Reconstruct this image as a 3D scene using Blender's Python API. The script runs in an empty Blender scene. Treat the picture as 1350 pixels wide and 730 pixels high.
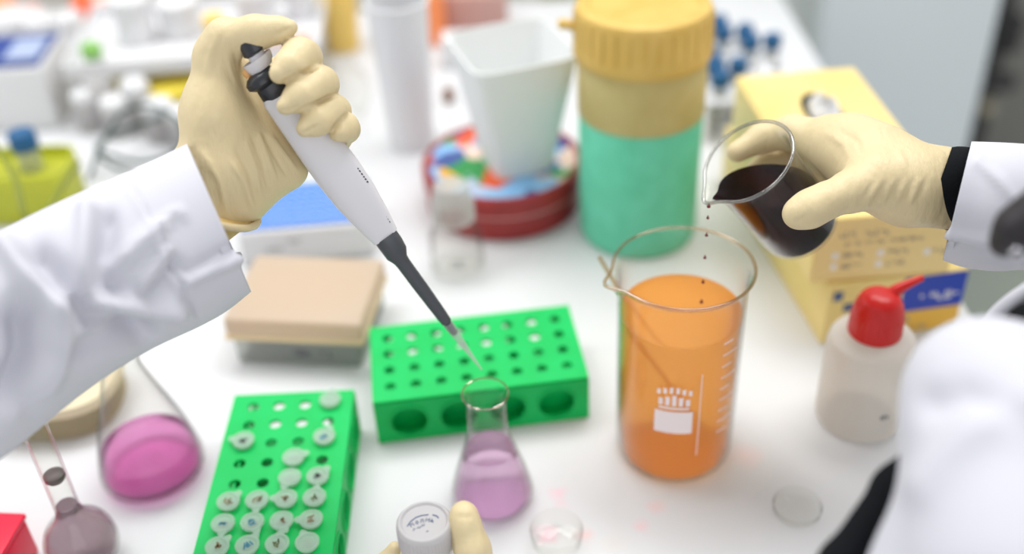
import bpy, bmesh, math, random
import numpy as np
from mathutils import Vector, Matrix
random.seed(7)
rng = np.random.default_rng(7)
SC = bpy.context.scene
COL = SC.collection
BZ = 0.9                      # bench top above the floor

# ------------------------------------------------------------------ camera geometry
F, CX, CY = 1450.0, 675.0, 365.0
CH = 0.54                     # camera above the bench top
Dn = np.array([105., 1975., 1450.]); Dn /= np.linalg.norm(Dn)
Yc = np.array([0, 0, 1.]) - Dn[2] * Dn; Yc /= np.linalg.norm(Yc)
Xc = np.cross(Dn, Yc)
if Xc[0] < 0: Xc = -Xc
CAM = np.array([0, 0, CH + BZ])
M3 = np.array([Xc, Yc, -Dn])          # camera (right, down, forward) -> world
def at(u, v, d):
    """world point seen at photo position (u, v), d metres along the lens axis"""
    return M3 @ (np.array([(u - CX) / F, (v - CY) / F, 1.]) * d) + CAM
def on(u, v, z=0.0):
    """world point at height z over the bench"""
    r = M3 @ np.array([(u - CX) / F, (v - CY) / F, 1.])
    return CAM + r * ((z - CH) / r[2])
def proj(p):
    q = (np.asarray(p) - CAM) @ M3
    return CX + F * q[..., 0] / q[..., 2], CY + F * q[..., 1] / q[..., 2], q[..., 2]

# ------------------------------------------------------------------ materials
def lin(c):
    return tuple((x / 255 / 12.92) if x / 255 <= .04045 else ((x / 255 + .055) / 1.055) ** 2.4 for x in c)
def L4(c): return lin(c) + (1.,)
class NT:
    def __init__(s, name):
        s.m = bpy.data.materials.new(name); s.m.use_nodes = True
        s.t = s.m.node_tree; s.t.nodes.clear(); s.out = s.n('ShaderNodeOutputMaterial')
    def n(s, typ, **kw):
        nd = s.t.nodes.new(typ)
        for k, v in kw.items():
            if k in nd.inputs: nd.inputs[k].default_value = v
            else: setattr(nd, k, v)
        return nd
    def l(s, a, b): s.t.links.new(a, b)
    def schlick(s, f0=.04, power=5.):
        lw = s.n('ShaderNodeLayerWeight', Blend=.5)
        pw = s.n('ShaderNodeMath', operation='POWER'); pw.inputs[1].default_value = power; s.l(lw.outputs['Facing'], pw.inputs[0])
        ma = s.n('ShaderNodeMath', operation='MULTIPLY_ADD'); ma.inputs[1].default_value = 1 - f0; ma.inputs[2].default_value = f0
        s.l(pw.outputs[0], ma.inputs[0]); return ma.outputs[0]
    def bump(s, scale, strength, dist=.001, stretch=None, detail=3):
        tc = s.n('ShaderNodeTexCoord'); mp = s.n('ShaderNodeMapping')
        if stretch: mp.inputs['Scale'].default_value = stretch
        s.l(tc.outputs['Object'], mp.inputs['Vector'])
        nz = s.n('ShaderNodeTexNoise', Scale=scale, Detail=detail)
        s.l(mp.outputs['Vector'], nz.inputs['Vector'])
        b = s.n('ShaderNodeBump', Strength=strength, Distance=dist)
        s.l(nz.outputs['Fac'], b.inputs['Height'])
        return b, nz
def plain(name, c, rough=.5, metal=0., bump=None, vary=None, sub=0., spec=.5, trans=0.):
    k = NT(name); p = k.n('ShaderNodeBsdfPrincipled')
    p.inputs['Base Color'].default_value = L4(c); p.inputs['Roughness'].default_value = rough
    p.inputs['Metallic'].default_value = metal; p.inputs['Specular IOR Level'].default_value = spec
    if sub:
        p.inputs['Subsurface Weight'].default_value = sub; p.inputs['Subsurface Radius'].default_value = (1, .8, .5)
        p.inputs['Subsurface Scale'].default_value = .004
    if bump:
        b, nz = k.bump(*bump); k.l(b.outputs['Normal'], p.inputs['Normal'])
    if vary:
        c2, sc = vary
        tc = k.n('ShaderNodeTexCoord'); nz = k.n('ShaderNodeTexNoise', Scale=sc, Detail=4.)
        k.l(tc.outputs['Object'], nz.inputs['Vector'])
        rp = k.n('ShaderNodeValToRGB'); rp.color_ramp.elements[0].position = .38; rp.color_ramp.elements[1].position = .66
        rp.color_ramp.elements[0].color = L4(c); rp.color_ramp.elements[1].color = L4(c2)
        k.l(nz.outputs['Fac'], rp.inputs['Fac']); k.l(rp.outputs['Color'], p.inputs['Base Color'])
    if trans:
        tr = k.n('ShaderNodeBsdfTranslucent'); tr.inputs['Color'].default_value = L4(c)
        mx = k.n('ShaderNodeMixShader', Fac=trans); k.l(p.outputs[0], mx.inputs[1]); k.l(tr.outputs[0], mx.inputs[2])
        k.l(mx.outputs[0], k.out.inputs[0])
    else:
        k.l(p.outputs[0], k.out.inputs[0])
    return k.m
def thin_glass(name, edge=(128, 128, 126), mid=(253, 253, 252), refl=.8, blend=.35, f0=.016):
    """clear vessel wall: lets light straight through, greyer where the wall is seen edge on"""
    k = NT(name)
    lw = k.n('ShaderNodeLayerWeight', Blend=blend)
    mc = k.n('ShaderNodeMix', data_type='RGBA')
    mc.inputs['A'].default_value = L4(mid); mc.inputs['B'].default_value = L4(edge)
    cu = k.n('ShaderNodeMath', operation='POWER'); cu.inputs[1].default_value = 5.5
    k.l(lw.outputs['Facing'], cu.inputs[0]); k.l(cu.outputs[0], mc.inputs['Factor'])
    t = k.n('ShaderNodeBsdfTransparent'); k.l(mc.outputs['Result'], t.inputs['Color'])
    g = k.n('ShaderNodeBsdfGlossy', Roughness=.03); g.inputs['Color'].default_value = (refl, refl, refl, 1)
    mx = k.n('ShaderNodeMixShader'); k.l(k.schlick(f0, 5.), mx.inputs[0]); k.l(t.outputs[0], mx.inputs[1]); k.l(g.outputs[0], mx.inputs[2])
    k.l(mx.outputs[0], k.out.inputs[0]); return k.m
def liquid(name, tint, body, cloud=.25, ior=1.2, rough=.02, thru=.3):
    """coloured liquid: refracting and tinted, with a share of cloudiness"""
    k = NT(name)
    g = k.n('ShaderNodeBsdfRefraction', IOR=ior, Roughness=rough); g.inputs['Color'].default_value = L4(tint)
    d = k.n('ShaderNodeBsdfDiffuse'); d.inputs['Color'].default_value = L4(body)
    tr = k.n('ShaderNodeBsdfTranslucent'); tr.inputs['Color'].default_value = L4(body)
    m0 = k.n('ShaderNodeMixShader', Fac=thru); k.l(d.outputs[0], m0.inputs[1]); k.l(tr.outputs[0], m0.inputs[2])
    m1 = k.n('ShaderNodeMixShader', Fac=cloud); k.l(g.outputs[0], m1.inputs[1]); k.l(m0.outputs[0], m1.inputs[2])
    gl = k.n('ShaderNodeBsdfGlossy', Roughness=.04)
    m2 = k.n('ShaderNodeMixShader'); k.l(k.schlick(.005, 5.), m2.inputs[0]); k.l(m1.outputs[0], m2.inputs[1]); k.l(gl.outputs[0], m2.inputs[2])
    k.l(m2.outputs[0], k.out.inputs[0]); return k.m
def frosted(name, c, alpha=.5, rough=.35):
    """translucent plastic"""
    k = NT(name)
    p = k.n('ShaderNodeBsdfPrincipled'); p.inputs['Base Color'].default_value = L4(c); p.inputs['Roughness'].default_value = rough
    tl = k.n('ShaderNodeBsdfTranslucent'); tl.inputs['Color'].default_value = L4(c)
    t = k.n('ShaderNodeBsdfTransparent'); t.inputs['Color'].default_value = L4(tuple(min(255, x + 14) for x in c))
    m0 = k.n('ShaderNodeMixShader', Fac=.45); k.l(p.outputs[0], m0.inputs[1]); k.l(tl.outputs[0], m0.inputs[2])
    m1 = k.n('ShaderNodeMixShader', Fac=alpha); k.l(t.outputs[0], m1.inputs[1]); k.l(m0.outputs[0], m1.inputs[2])
    k.l(m1.outputs[0], k.out.inputs[0]); return k.m

M = {}
M['glove'] = plain('latex_glove', (213, 195, 154), .45, bump=(150., .5, .0016, (1.6, 1, .45), 4), spec=.35)
M['coat'] = plain('white_coat_cloth', (198, 198, 206), .85, bump=(420., .12, .0004), spec=.15)
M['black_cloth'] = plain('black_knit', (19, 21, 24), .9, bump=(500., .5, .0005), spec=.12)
M['hair'] = plain('dark_hair', (24, 18, 24), .5, bump=(300., .6, .001, (1, 1, .1)))
M['white_plastic'] = plain('white_plastic', (222, 222, 224), .35)
M['pip_white'] = plain('pipette_white', (214, 212, 216), .32)
M['pip_black'] = plain('pipette_black', (36, 38, 44), .32)
M['pip_shaft'] = plain('pipette_shaft', (66, 69, 74), .42)
M['ink'] = plain('grey_ink', (88, 88, 96), .6)
M['silver'] = plain('silver_ring', (190, 190, 196), .25, 1.)
M['amber'] = plain('amber_plastic', (214, 160, 96), .4)
M['green'] = plain('green_plastic', (0, 192, 92), .45, vary=((0, 200, 100), 30.), trans=.15, spec=.35)
M['glass'] = thin_glass('clear_glass')
M['glass_amber'] = thin_glass('rim_glass', edge=(150, 112, 70), mid=(236, 222, 200), f0=.14)
M['rim'] = thin_glass('fire_polished_rim', edge=(96, 94, 92), mid=(222, 222, 220), f0=.16)
M['glass_soft'] = thin_glass('soft_clear_plastic', edge=(212, 212, 212), refl=.5)
M['clear_tip'] = frosted('clear_tip', (226, 228, 226), .38, .2)
M['tube'] = frosted('tube_plastic', (222, 234, 226), .52, .3)
M['frost'] = frosted('frosted_cap', (222, 220, 222), .86, .4)
M['frost_clear'] = frosted('frosted_clear', (224, 226, 224), .5, .3)
M['pe'] = frosted('milky_polythene', (236, 232, 226), .84, .28)
M['orange_liq'] = liquid('orange_liquid', (255, 230, 170), (255, 182, 98), .55, 1.1, thru=.5)
M['pink_liq'] = liquid('pink_liquid', (250, 206, 238), (232, 164, 212), .25, 1.16)
M['lilac_liq'] = liquid('lilac_liquid', (250, 234, 250), (236, 200, 230), .3, 1.14)
M['grey_liq'] = liquid('grey_violet_liquid', (228, 216, 222), (190, 168, 178), .4, 1.14)
M['dark_liq'] = liquid('dark_red_liquid', (120, 34, 26), (44, 10, 12), .2, 1.2)
M['drop'] = plain('dark_red_drop', (110, 28, 40), .15)
M['red'] = plain('red_plastic', (206, 22, 18), .35)
M['crimson'] = plain('crimson_plastic', (226, 0, 56), .35)
M['tin_red'] = plain('tin_red', (160, 44, 44), .35, vary=((142, 34, 36), 30.))
M['styro'] = plain('white_card', (228, 230, 230), .7)
M['canister_green'] = plain('canister_green', (104, 208, 174), .5, vary=((94, 198, 162), 60.), bump=(30., .2, .002, (6, 6, .3)))
M['canister_yellow'] = plain('canister_yellow', (208, 174, 92), .5, vary=((198, 162, 76), 40.))
M['canister_beige'] = plain('canister_beige', (192, 176, 118), .55, vary=((182, 164, 102), 30.))
M['box_yellow'] = plain('box_yellow_card', (236, 212, 142), .5, vary=((230, 206, 126), 18.))
M['box_front'] = plain('box_front_card', (238, 212, 146), .5)
M['box_orange'] = plain('box_orange_band', (228, 178, 64), .5)
M['label_blue'] = plain('label_blue', (22, 58, 168), .4)
M['print_grey'] = plain('print_grey', (166, 156, 140), .6)
M['print_white'] = plain('print_white', (236, 232, 226), .5)
M['blue_cap'] = plain('blue_cap', (20, 86, 132), .4)
M['blue_deep'] = plain('blue_plastic', (34, 66, 146), .45)
M['blue_mid'] = plain('blue_grid_plastic', (76, 138, 220), .45)
M['blue_pale'] = plain('pale_blue', (160, 174, 204), .5)
M['beige_lid'] = frosted('beige_lid', (222, 208, 190), .92, .4)
M['tan_edge'] = plain('tan_edge', (232, 208, 166), .5)
M['cream'] = plain('cream_plastic', (216, 204, 172), .5)
M['cream_clear'] = frosted('cream_clear', (226, 216, 180), .6, .3)
M['lime'] = plain('lime_plastic', (214, 218, 70), .4, trans=.35)
M['yellow'] = plain('yellow_plastic', (232, 210, 62), .45)
M['yellow_soft'] = plain('yellow_tub', (240, 204, 110), .5)
M['orange_red'] = plain('orange_red_plastic', (255, 112, 62), .45)
M['orange_soft'] = plain('orange_plastic', (255, 150, 90), .45)
M['pinkish'] = plain('pinkish_plastic', (240, 196, 186), .5)
M['rose_brown'] = plain('rose_brown_card', (196, 154, 146), .6)
M['brown'] = plain('brown_plastic', (128, 92, 72), .5)
M['grey_brown'] = plain('grey_brown', (170, 160, 138), .7)
M['leaf_green'] = plain('green_cap', (130, 186, 92), .5)
M['terracotta'] = plain('terracotta_plastic', (214, 122, 92), .5)
M['wire'] = plain('grey_green_cable', (70, 86, 84), .5)
M['wire_olive'] = plain('olive_cable', (120, 128, 28), .5)
M['wood'] = plain('swab_wood', (222, 156, 96), .5)
M['marker_blue'] = plain('marker_blue', (70, 92, 132), .6)
M['logo_white'] = plain('logo_white', (240, 226, 226), .6)
M['panel_grey'] = plain('panel_grey', (216, 222, 226), .5)
M['panel_white'] = plain('panel_white', (234, 236, 240), .5)
M['wall_green'] = plain('wall_paint', (196, 198, 160), .8)
M['wall_pale'] = plain('pale_wall_paint', (226, 224, 218), .8)
M['floor'] = plain('floor_vinyl', (176, 184, 172), .6, vary=((168, 176, 166), 6.))
M['dark_panel'] = plain('dark_cabinet', (132, 130, 126), .6)
M['dark_metal'] = plain('dark_metal', (40, 38, 40), .5)
M['dull_red'] = plain('dull_red', (120, 30, 24), .5)
M['foil'] = thin_glass('clear_film', edge=(170, 174, 176), refl=1.)

def bench_mat():
    k = NT('white_worktop'); p = k.n('ShaderNodeBsdfPrincipled', Roughness=.5)
    b, nz = k.bump(9., .25, .004); k.l(b.outputs['Normal'], p.inputs['Normal'])
    tc = k.n('ShaderNodeTexCoord'); base = (211, 212, 214); prev = None
    for (u, v, r, c) in ((736, 650, .006, (224, 196, 204)), (741, 662, .004, (220, 200, 206)), (846, 694, .006, (222, 200, 204)), (722, 705, .008, (224, 184, 196)),
                         (770, 705, .006, (222, 198, 198)), (985, 600, .012, (222, 208, 208)), (865, 668, .006, (222, 200, 202)), (810, 715, .008, (212, 210, 208))):
        q = on(u, v); d = k.n('ShaderNodeVectorMath', operation='DISTANCE'); d.inputs[1].default_value = tuple(q)
        n2 = k.n('ShaderNodeTexNoise', Scale=160., Detail=2.); k.l(tc.outputs['Object'], n2.inputs['Vector'])
        k.l(tc.outputs['Object'], d.inputs[0])
        ad = k.n('ShaderNodeMath', operation='MULTIPLY_ADD'); ad.inputs[1].default_value = .012; k.l(n2.outputs['Fac'], ad.inputs[0]); k.l(d.outputs['Value'], ad.inputs[2])
        mr = k.n('ShaderNodeMapRange'); mr.inputs['From Min'].default_value = r + .008; mr.inputs['From Max'].default_value = r * .4 + .004
        k.l(ad.outputs[0], mr.inputs['Value'])
        mx = k.n('ShaderNodeMix', data_type='RGBA'); mx.inputs['B'].default_value = L4(c)
        if prev is None: mx.inputs['A'].default_value = L4(base)
        else: k.l(prev, mx.inputs['A'])
        k.l(mr.outputs['Result'], mx.inputs['Factor']); prev = mx.outputs['Result']
    k.l(prev, p.inputs['Base Color']); k.l(p.outputs[0], k.out.inputs[0]); return k.m
M['bench'] = bench_mat()
def tin_lid_mat():
    """printed lid: loose patches of bright colour"""
    k = NT('printed_lid'); p = k.n('ShaderNodeBsdfPrincipled', Roughness=.3)
    tc = k.n('ShaderNodeTexCoord'); nz = k.n('ShaderNodeTexNoise', Scale=30.); k.l(tc.outputs['Object'], nz.inputs['Vector'])
    mx = k.n('ShaderNodeMix', data_type='RGBA'); mx.inputs['Factor'].default_value = .03
    k.l(tc.outputs['Object'], mx.inputs['A']); k.l(nz.outputs['Color'], mx.inputs['B'])
    vo = k.n('ShaderNodeTexVoronoi', Scale=40.); k.l(mx.outputs['Result'], vo.inputs['Vector'])
    sp = k.n('ShaderNodeSeparateColor'); k.l(vo.outputs['Color'], sp.inputs[0])
    rp = k.n('ShaderNodeValToRGB'); cr = rp.color_ramp; cr.interpolation = 'CONSTANT'
    cols = [(140, 190, 236), (150, 196, 236), (240, 176, 40), (226, 90, 40), (40, 150, 74), (150, 200, 240), (190, 200, 224), (60, 84, 150), (150, 168, 204), (236, 206, 190)]
    cr.elements[0].color = L4(cols[0]); cr.elements[1].position = .1; cr.elements[1].color = L4(cols[1])
    for i, c in enumerate(cols[2:]):
        e = cr.elements.new((i + 2) / len(cols)); e.color = L4(c)
    k.l(sp.outputs[0], rp.inputs['Fac']); k.l(rp.outputs['Color'], p.inputs['Base Color']); k.l(p.outputs[0], k.out.inputs[0]); return k.m
M['tin_lid'] = tin_lid_mat()

# ------------------------------------------------------------------ mesh helpers
def obj(name, bm, mat, parent=None, smooth=True, sharp=40):
    if isinstance(bm, bmesh.types.BMesh):
        me = bpy.data.meshes.new(name); bmesh.ops.recalc_face_normals(bm, faces=bm.faces); bm.to_mesh(me); bm.free()
    else: me = bm
    if smooth:
        me.polygons.foreach_set('use_smooth', [True] * len(me.polygons))
        if sharp: me.set_sharp_from_angle(angle=math.radians(sharp))
    me.materials.append(M[mat] if isinstance(mat, str) else mat)
    o = bpy.data.objects.new(name, me); COL.objects.link(o)
    if parent is not None: o.parent = parent
    return o
def tag(o, label, cat, group=None, kind=None):
    if label: o['label'] = label
    if cat: o['category'] = cat
    if group: o['group'] = group
    if kind: o['kind'] = kind
    return o
def thing(name, label, cat, loc=(0, 0, 0), rz=0., group=None):
    o = bpy.data.objects.new(name, None); o.empty_display_size = .02; COL.objects.link(o)
    o.location = loc; o.rotation_euler = (0, 0, rz)
    return tag(o, label, cat, group)
def dup(root, loc, rz=None, label=None, group=None):
    r = root.copy(); COL.objects.link(r); r.location = loc
    if rz is not None: r.rotation_euler = (0, 0, rz)
    if label: r['label'] = label
    if group: r['group'] = group
    for ch in list(root.children):
        c = ch.copy(); COL.objects.link(c); c.parent = r
        for g in ch.children:
            d = g.copy(); COL.objects.link(d); d.parent = c
    return r
def lathe(bm, prof, n=48, mat=None, close=False, org=(0, 0, 0)):
    """revolve (r, z) profile round z"""
    mat = mat or Matrix.Identity(4); rings = []
    for r, z in prof:
        if r < 1e-6: rings.append([bm.verts.new(mat @ Vector((org[0], org[1], z + org[2])))])
        else: rings.append([bm.verts.new(mat @ Vector((org[0] + r * math.cos(a), org[1] + r * math.sin(a), z + org[2]))) for a in (2 * math.pi * i / n for i in range(n))])
    if close: rings.append(rings[0])
    for A, B in zip(rings, rings[1:]):
        for i in range(n):
            j = (i + 1) % n
            if len(A) == 1 and len(B) == 1: continue
            if len(A) == 1: bm.faces.new((A[0], B[j], B[i]))
            elif len(B) == 1: bm.faces.new((A[i], A[j], B[0]))
            else: bm.faces.new((A[i], A[j], B[j], B[i]))
    return bm
def LA(prof, n=48, **k): return lathe(bmesh.new(), prof, n, **k)
def box(bm, lo, hi, bev=0., mat=None, seg=3):
    b = bmesh.new(); bmesh.ops.create_cube(b, size=1)
    for v in b.verts: v.co = Vector([(lo[i] + hi[i]) / 2 + v.co[i] * (hi[i] - lo[i]) for i in range(3)])
    if bev: bmesh.ops.bevel(b, geom=b.edges[:], offset=bev, segments=seg, profile=.5, affect='EDGES')
    if mat:
        for v in b.verts: v.co = mat @ v.co
    me = bpy.data.meshes.new('tmp'); b.to_mesh(me); b.free(); bm.from_mesh(me); bpy.data.meshes.remove(me)
    return bm
def BX(lo, hi, bev=0., **k): return box(bmesh.new(), lo, hi, bev, **k)
def spline(pts, n):
    P = [np.array(p, float) for p in pts]; P = [2 * P[0] - P[1]] + P + [2 * P[-1] - P[-2]]; out = []
    for i in range(1, len(P) - 2):
        for t in np.linspace(0, 1, n, endpoint=False):
            a, b, c, d = P[i - 1:i + 3]
            out.append(.5 * (2 * b + (c - a) * t + (2 * a - 5 * b + 4 * c - d) * t * t + (-a + 3 * b - 3 * c + d) * t ** 3))
    out.append(P[-2]); return np.array(out)
def tube(bm, pts, r, n=12, closed=False, caps=True):
    pts = [Vector(p) for p in pts]; N = len(pts); rs = r if hasattr(r, '__len__') else [r] * N
    rings = []; up = None
    for i, p in enumerate(pts):
        t = (pts[(i + 1) % N] - pts[i - 1]) if closed else (pts[min(i + 1, N - 1)] - pts[max(i - 1, 0)])
        t.normalize()
        if up is None: up = t.orthogonal().normalized()
        up = (up - t * up.dot(t)).normalized(); w = t.cross(up)
        rings.append([bm.verts.new(p + (up * math.cos(a) + w * math.sin(a)) * rs[i]) for a in (2 * math.pi * k / n for k in range(n))])
    for A, B in zip(rings, rings[1:] + ([rings[0]] if closed else [])):
        for i in range(n): bm.faces.new((A[i], A[(i + 1) % n], B[(i + 1) % n], B[i]))
    if caps and not closed: bm.faces.new(rings[0][::-1]); bm.faces.new(rings[-1])
    return bm
def loft(bm, rings, caps=(True, True)):
    R = [[bm.verts.new(p) for p in ring] for ring in rings]; n = len(R[0])
    for A, B in zip(R, R[1:]):
        for i in range(n): bm.faces.new((A[i], A[(i + 1) % n], B[(i + 1) % n], B[i]))
    if caps[0]: bm.faces.new(R[0][::-1])
    if caps[1]: bm.faces.new(R[-1])
    return bm
def superring(w, h, z, n=40, e=.6, cx=0, cy=0):
    out = []
    for i in range(n):
        a = 2 * math.pi * i / n; c, s = math.cos(a), math.sin(a)
        out.append(Vector((cx + w * math.copysign(abs(c) ** e, c), cy + h * math.copysign(abs(s) ** e, s), z)))
    return out
def holed_plate(bm, W, H, t, nx, ny, r, mx, my, mat, seg=16):
    """flat plate W x H x t in local xy (origin at its corner) with nx x ny round holes"""
    xs = [0] + [mx + (W - 2 * mx) * i / nx for i in range(nx + 1)] + [W] if mx else [W * i / nx for i in range(nx + 1)]
    ys = [0] + [my + (H - 2 * my) * i / ny for i in range(ny + 1)] + [H] if my else [H * i / ny for i in range(ny + 1)]
    ox, oy = (1 if mx else 0), (1 if my else 0)
    def V(x, y, z): return bm.verts.new(mat @ Vector((x, y, z)))
    for i in range(len(xs) - 1):
        for j in range(len(ys) - 1):
            x0, x1, y0, y1 = xs[i], xs[i + 1], ys[j], ys[j + 1]
            hole = ox <= i < ox + nx and oy <= j < oy + ny
            for z in (0, t):
                if not hole: bm.faces.new((V(x0, y0, z), V(x1, y0, z), V(x1, y1, z), V(x0, y1, z)))
            if hole:
                cx, cy = (x0 + x1) / 2, (y0 + y1) / 2; hx, hy = (x1 - x0) / 2, (y1 - y0) / 2
                ring = []
                for k in range(seg):
                    a = 2 * math.pi * (k + .5) / seg; c, s = math.cos(a), math.sin(a); f = 1 / max(abs(c) / 1, abs(s) / 1)
                    ring.append((cx + r * c, cy + r * s, cx + hx * c * f, cy + hy * s * f))
                # corners of the cell
                for z in (0, t):
                    I = [V(q[0], q[1], z) for q in ring]; O = [V(q[2], q[3], z) for q in ring]
                    for k in range(seg): bm.faces.new((I[k], I[(k + 1) % seg], O[(k + 1) % seg], O[k]))
                    for sx, sy in ((1, 1), (-1, 1), (-1, -1), (1, -1)):
                        a = math.atan2(sy, sx) % (2 * math.pi); k = int(a / (2 * math.pi) * seg - .5) % seg
                        bm.faces.new((O[k], O[(k + 1) % seg], V(cx + sx * hx, cy + sy * hy, z)))
                lo = [V(q[0], q[1], 0) for q in ring]; hi = [V(q[0], q[1], t) for q in ring]
                for k in range(seg): bm.faces.new((lo[k], lo[(k + 1) % seg], hi[(k + 1) % seg], hi[k]))
    return bm
def empty_at(p): return (float(p[0]), float(p[1]), float(p[2]))

# ------------------------------------------------------------------ implicit surfaces (hands, cloth masses)
def surface_nets(Fv, org, h):
    ins = Fv < 0; nx, ny, nz = Fv.shape
    S = np.zeros((nx - 1, ny - 1, nz - 1, 3), np.float32); Ct = np.zeros((nx - 1, ny - 1, nz - 1), np.float32)
    sl = lambda d, n: slice(d, n - 1 + d)
    for ax in range(3):
        for o1 in (0, 1):
            for o2 in (0, 1):
                a = [0, 0, 0]; oth = [i for i in range(3) if i != ax]; a[oth[0]] = o1; a[oth[1]] = o2
                b = list(a); b[ax] = 1
                fa = Fv[sl(a[0], nx), sl(a[1], ny), sl(a[2], nz)]; fb = Fv[sl(b[0], nx), sl(b[1], ny), sl(b[2], nz)]
                cr = (fa < 0) != (fb < 0)
                t = np.where(cr, fa / np.where(cr, fa - fb, 1), 0)
                for i in range(3): S[..., i] += np.where(cr, (t if i == ax else a[i]), 0)
                Ct += cr
    act = Ct > 0; idx = np.full(act.shape, -1, np.int64); idx[act] = np.arange(act.sum())
    cells = np.argwhere(act)
    verts = (cells + S[act] / Ct[act][:, None]) * h + org
    faces = []
    for ax in range(3):
        o = [i for i in range(3) if i != ax]
        A = np.take(ins, range(0, ins.shape[ax] - 1), ax); B = np.take(ins, range(1, ins.shape[ax]), ax)
        e = np.argwhere(A != B)
        e = e[(e[:, o[0]] > 0) & (e[:, o[1]] > 0) & (e[:, o[0]] < idx.shape[o[0]]) & (e[:, o[1]] < idx.shape[o[1]])]
        flip = A[e[:, 0], e[:, 1], e[:, 2]]
        q = []
        for d0, d1 in ((0, 0), (1, 0), (1, 1), (0, 1)):
            c = e.copy(); c[:, o[0]] -= d0; c[:, o[1]] -= d1; q.append(idx[c[:, 0], c[:, 1], c[:, 2]])
        q = np.stack(q, 1)
        if ax == 1: flip = ~flip
        q[~flip] = q[~flip][:, ::-1]; faces.append(q)
    return verts, np.concatenate(faces)
def sd_cone(P, a, b, ra, rb):
    ab = b - a; L2 = float(ab @ ab)
    t = np.clip(((P - a) @ ab) / max(L2, 1e-12), 0, 1)
    return np.linalg.norm(P - a - t[..., None] * ab, axis=-1) - (ra + (rb - ra) * t)
def smin(a, b, k):
    h = np.clip(.5 + .5 * (b - a) / k, 0, 1)
    return b + (a - b) * h - k * h * (1 - h)
def blob(name, groups, h, parent, mat, sculpt=None, lo=None, hi=None, noise=None):
    """groups: list of (k_join, [(a, b, ra, rb, k), ...]); cones in a group blend with k, the group joins the rest with k_join"""
    pts = np.array([p for _, g in groups for c in g for p in (c[0], c[1])]); R = max(max(c[2], c[3]) for _, g in groups for c in g)
    rr = np.array([max(c[2], c[3]) for _, g in groups for c in g for p in (0, 1)])[:, None]
    org = (pts - rr).min(0) - 4 * h - .004; top = (pts + rr).max(0) + 4 * h + .004
    n = np.ceil((top - org) / h).astype(int) + 1
    G = np.stack(np.meshgrid(*[org[i] + h * np.arange(n[i]) for i in range(3)], indexing='ij'), -1).astype(np.float32)
    tot = None
    for kj, g in groups:
        d = None
        for a, b, ra, rb, k in g:
            e = sd_cone(G, np.asarray(a, np.float32), np.asarray(b, np.float32), ra, rb)
            d = e if d is None else smin(d, e, k)
        tot = d if tot is None else smin(tot, d, kj)
    V, Fc = surface_nets(tot, org, h)
    me = bpy.data.meshes.new(name); me.from_pydata(V.tolist(), [], Fc.tolist()); me.update()
    if sculpt: do_sculpt(me, sculpt)
    return obj(name, me, mat, parent, sharp=0)
def seg_dist(u, v, pl):
    d = np.full(u.shape, 1e9)
    for (x0, y0), (x1, y1) in zip(pl, pl[1:]):
        ax, ay = x1 - x0, y1 - y0; t = np.clip(((u - x0) * ax + (v - y0) * ay) / (ax * ax + ay * ay + 1e-9), 0, 1)
        d = np.minimum(d, np.hypot(u - x0 - t * ax, v - y0 - t * ay))
    return d
def do_sculpt(me, folds):
    """raise (or press in) folds along lines on the surface: (height, width, polyline)"""
    n = len(me.vertices); co = np.empty(n * 3); me.vertices.foreach_get('co', co); co = co.reshape(-1, 3)
    nr = np.empty(n * 3); me.vertex_normals.foreach_get('vector', nr); nr = nr.reshape(-1, 3)
    vd = co - CAM; vd /= np.linalg.norm(vd, axis=1)[:, None]
    f = np.clip(-(nr * vd).sum(1) * 2, 0, 1)
    u, v, _ = proj(co); disp = np.zeros(n)
    for A, s, pl in folds:
        e0 = np.minimum(np.hypot(u - pl[0][0], v - pl[0][1]), np.hypot(u - pl[-1][0], v - pl[-1][1]))
        disp += A * np.exp(-(seg_dist(u, v, pl) / s) ** 2) * ((1 - np.exp(-(e0 / (3.2 * s)) ** 2)) if s < 5.5 else 1.)
    co = co + nr * (disp * f)[:, None]
    me.vertices.foreach_set('co', co.ravel()); me.update()
def PX(p):
    """(u, v, depth, radius in photo px) -> world point and radius"""
    return at(p[0], p[1], p[2]), p[3] * p[2] / F
def chain(pts, k=.004):
    Q = [PX(p) for p in pts]
    return [(Q[i][0], Q[i + 1][0], Q[i][1], Q[i + 1][1], k) for i in range(len(Q) - 1)]

# ------------------------------------------------------------------ the room
def struct(name, bm, mat): return tag(obj(name, bm, mat, smooth=False), None, None, kind='structure')
struct('floor', BX((-2.2, -.6, -.05), (2.6, 3.05, 0)), 'floor')
struct('wall_back', BX((-2.2, 3.0, 0), (2.6, 3.1, 2.7)), 'wall_green')
struct('wall_side', BX((-2.2, 1.46, 0), (.06, 1.54, 2.2)), 'wall_pale')

bench = thing('lab_bench', 'white topped lab bench carrying all the glassware', 'bench', (-.45, .7, 0))
def child_abs(name, bm, mat, par, **k):
    """bm given in world coordinates, parented to par"""
    o = obj(name, bm, mat, None, **k); o.parent = par
    loc = Vector(par.location); o.matrix_parent_inverse = (Matrix.Translation(loc) @ Matrix.Rotation(par.rotation_euler.z, 4, 'Z')).inverted(); return o
child_abs('worktop', BX((-1.35, .1, BZ - .03), (.352, 1.32, BZ), .003), 'bench', bench)
child_abs('base_cabinet', BX((-1.33, .2, .08), (.25, 1.30, BZ - .03)), 'panel_white', bench)
child_abs('plinth', BX((-1.3, .24, 0), (.22, 1.2, .08)), 'dark_panel', bench)

def wpt(x, y, z=0): return (x, y, BZ + z)
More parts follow.
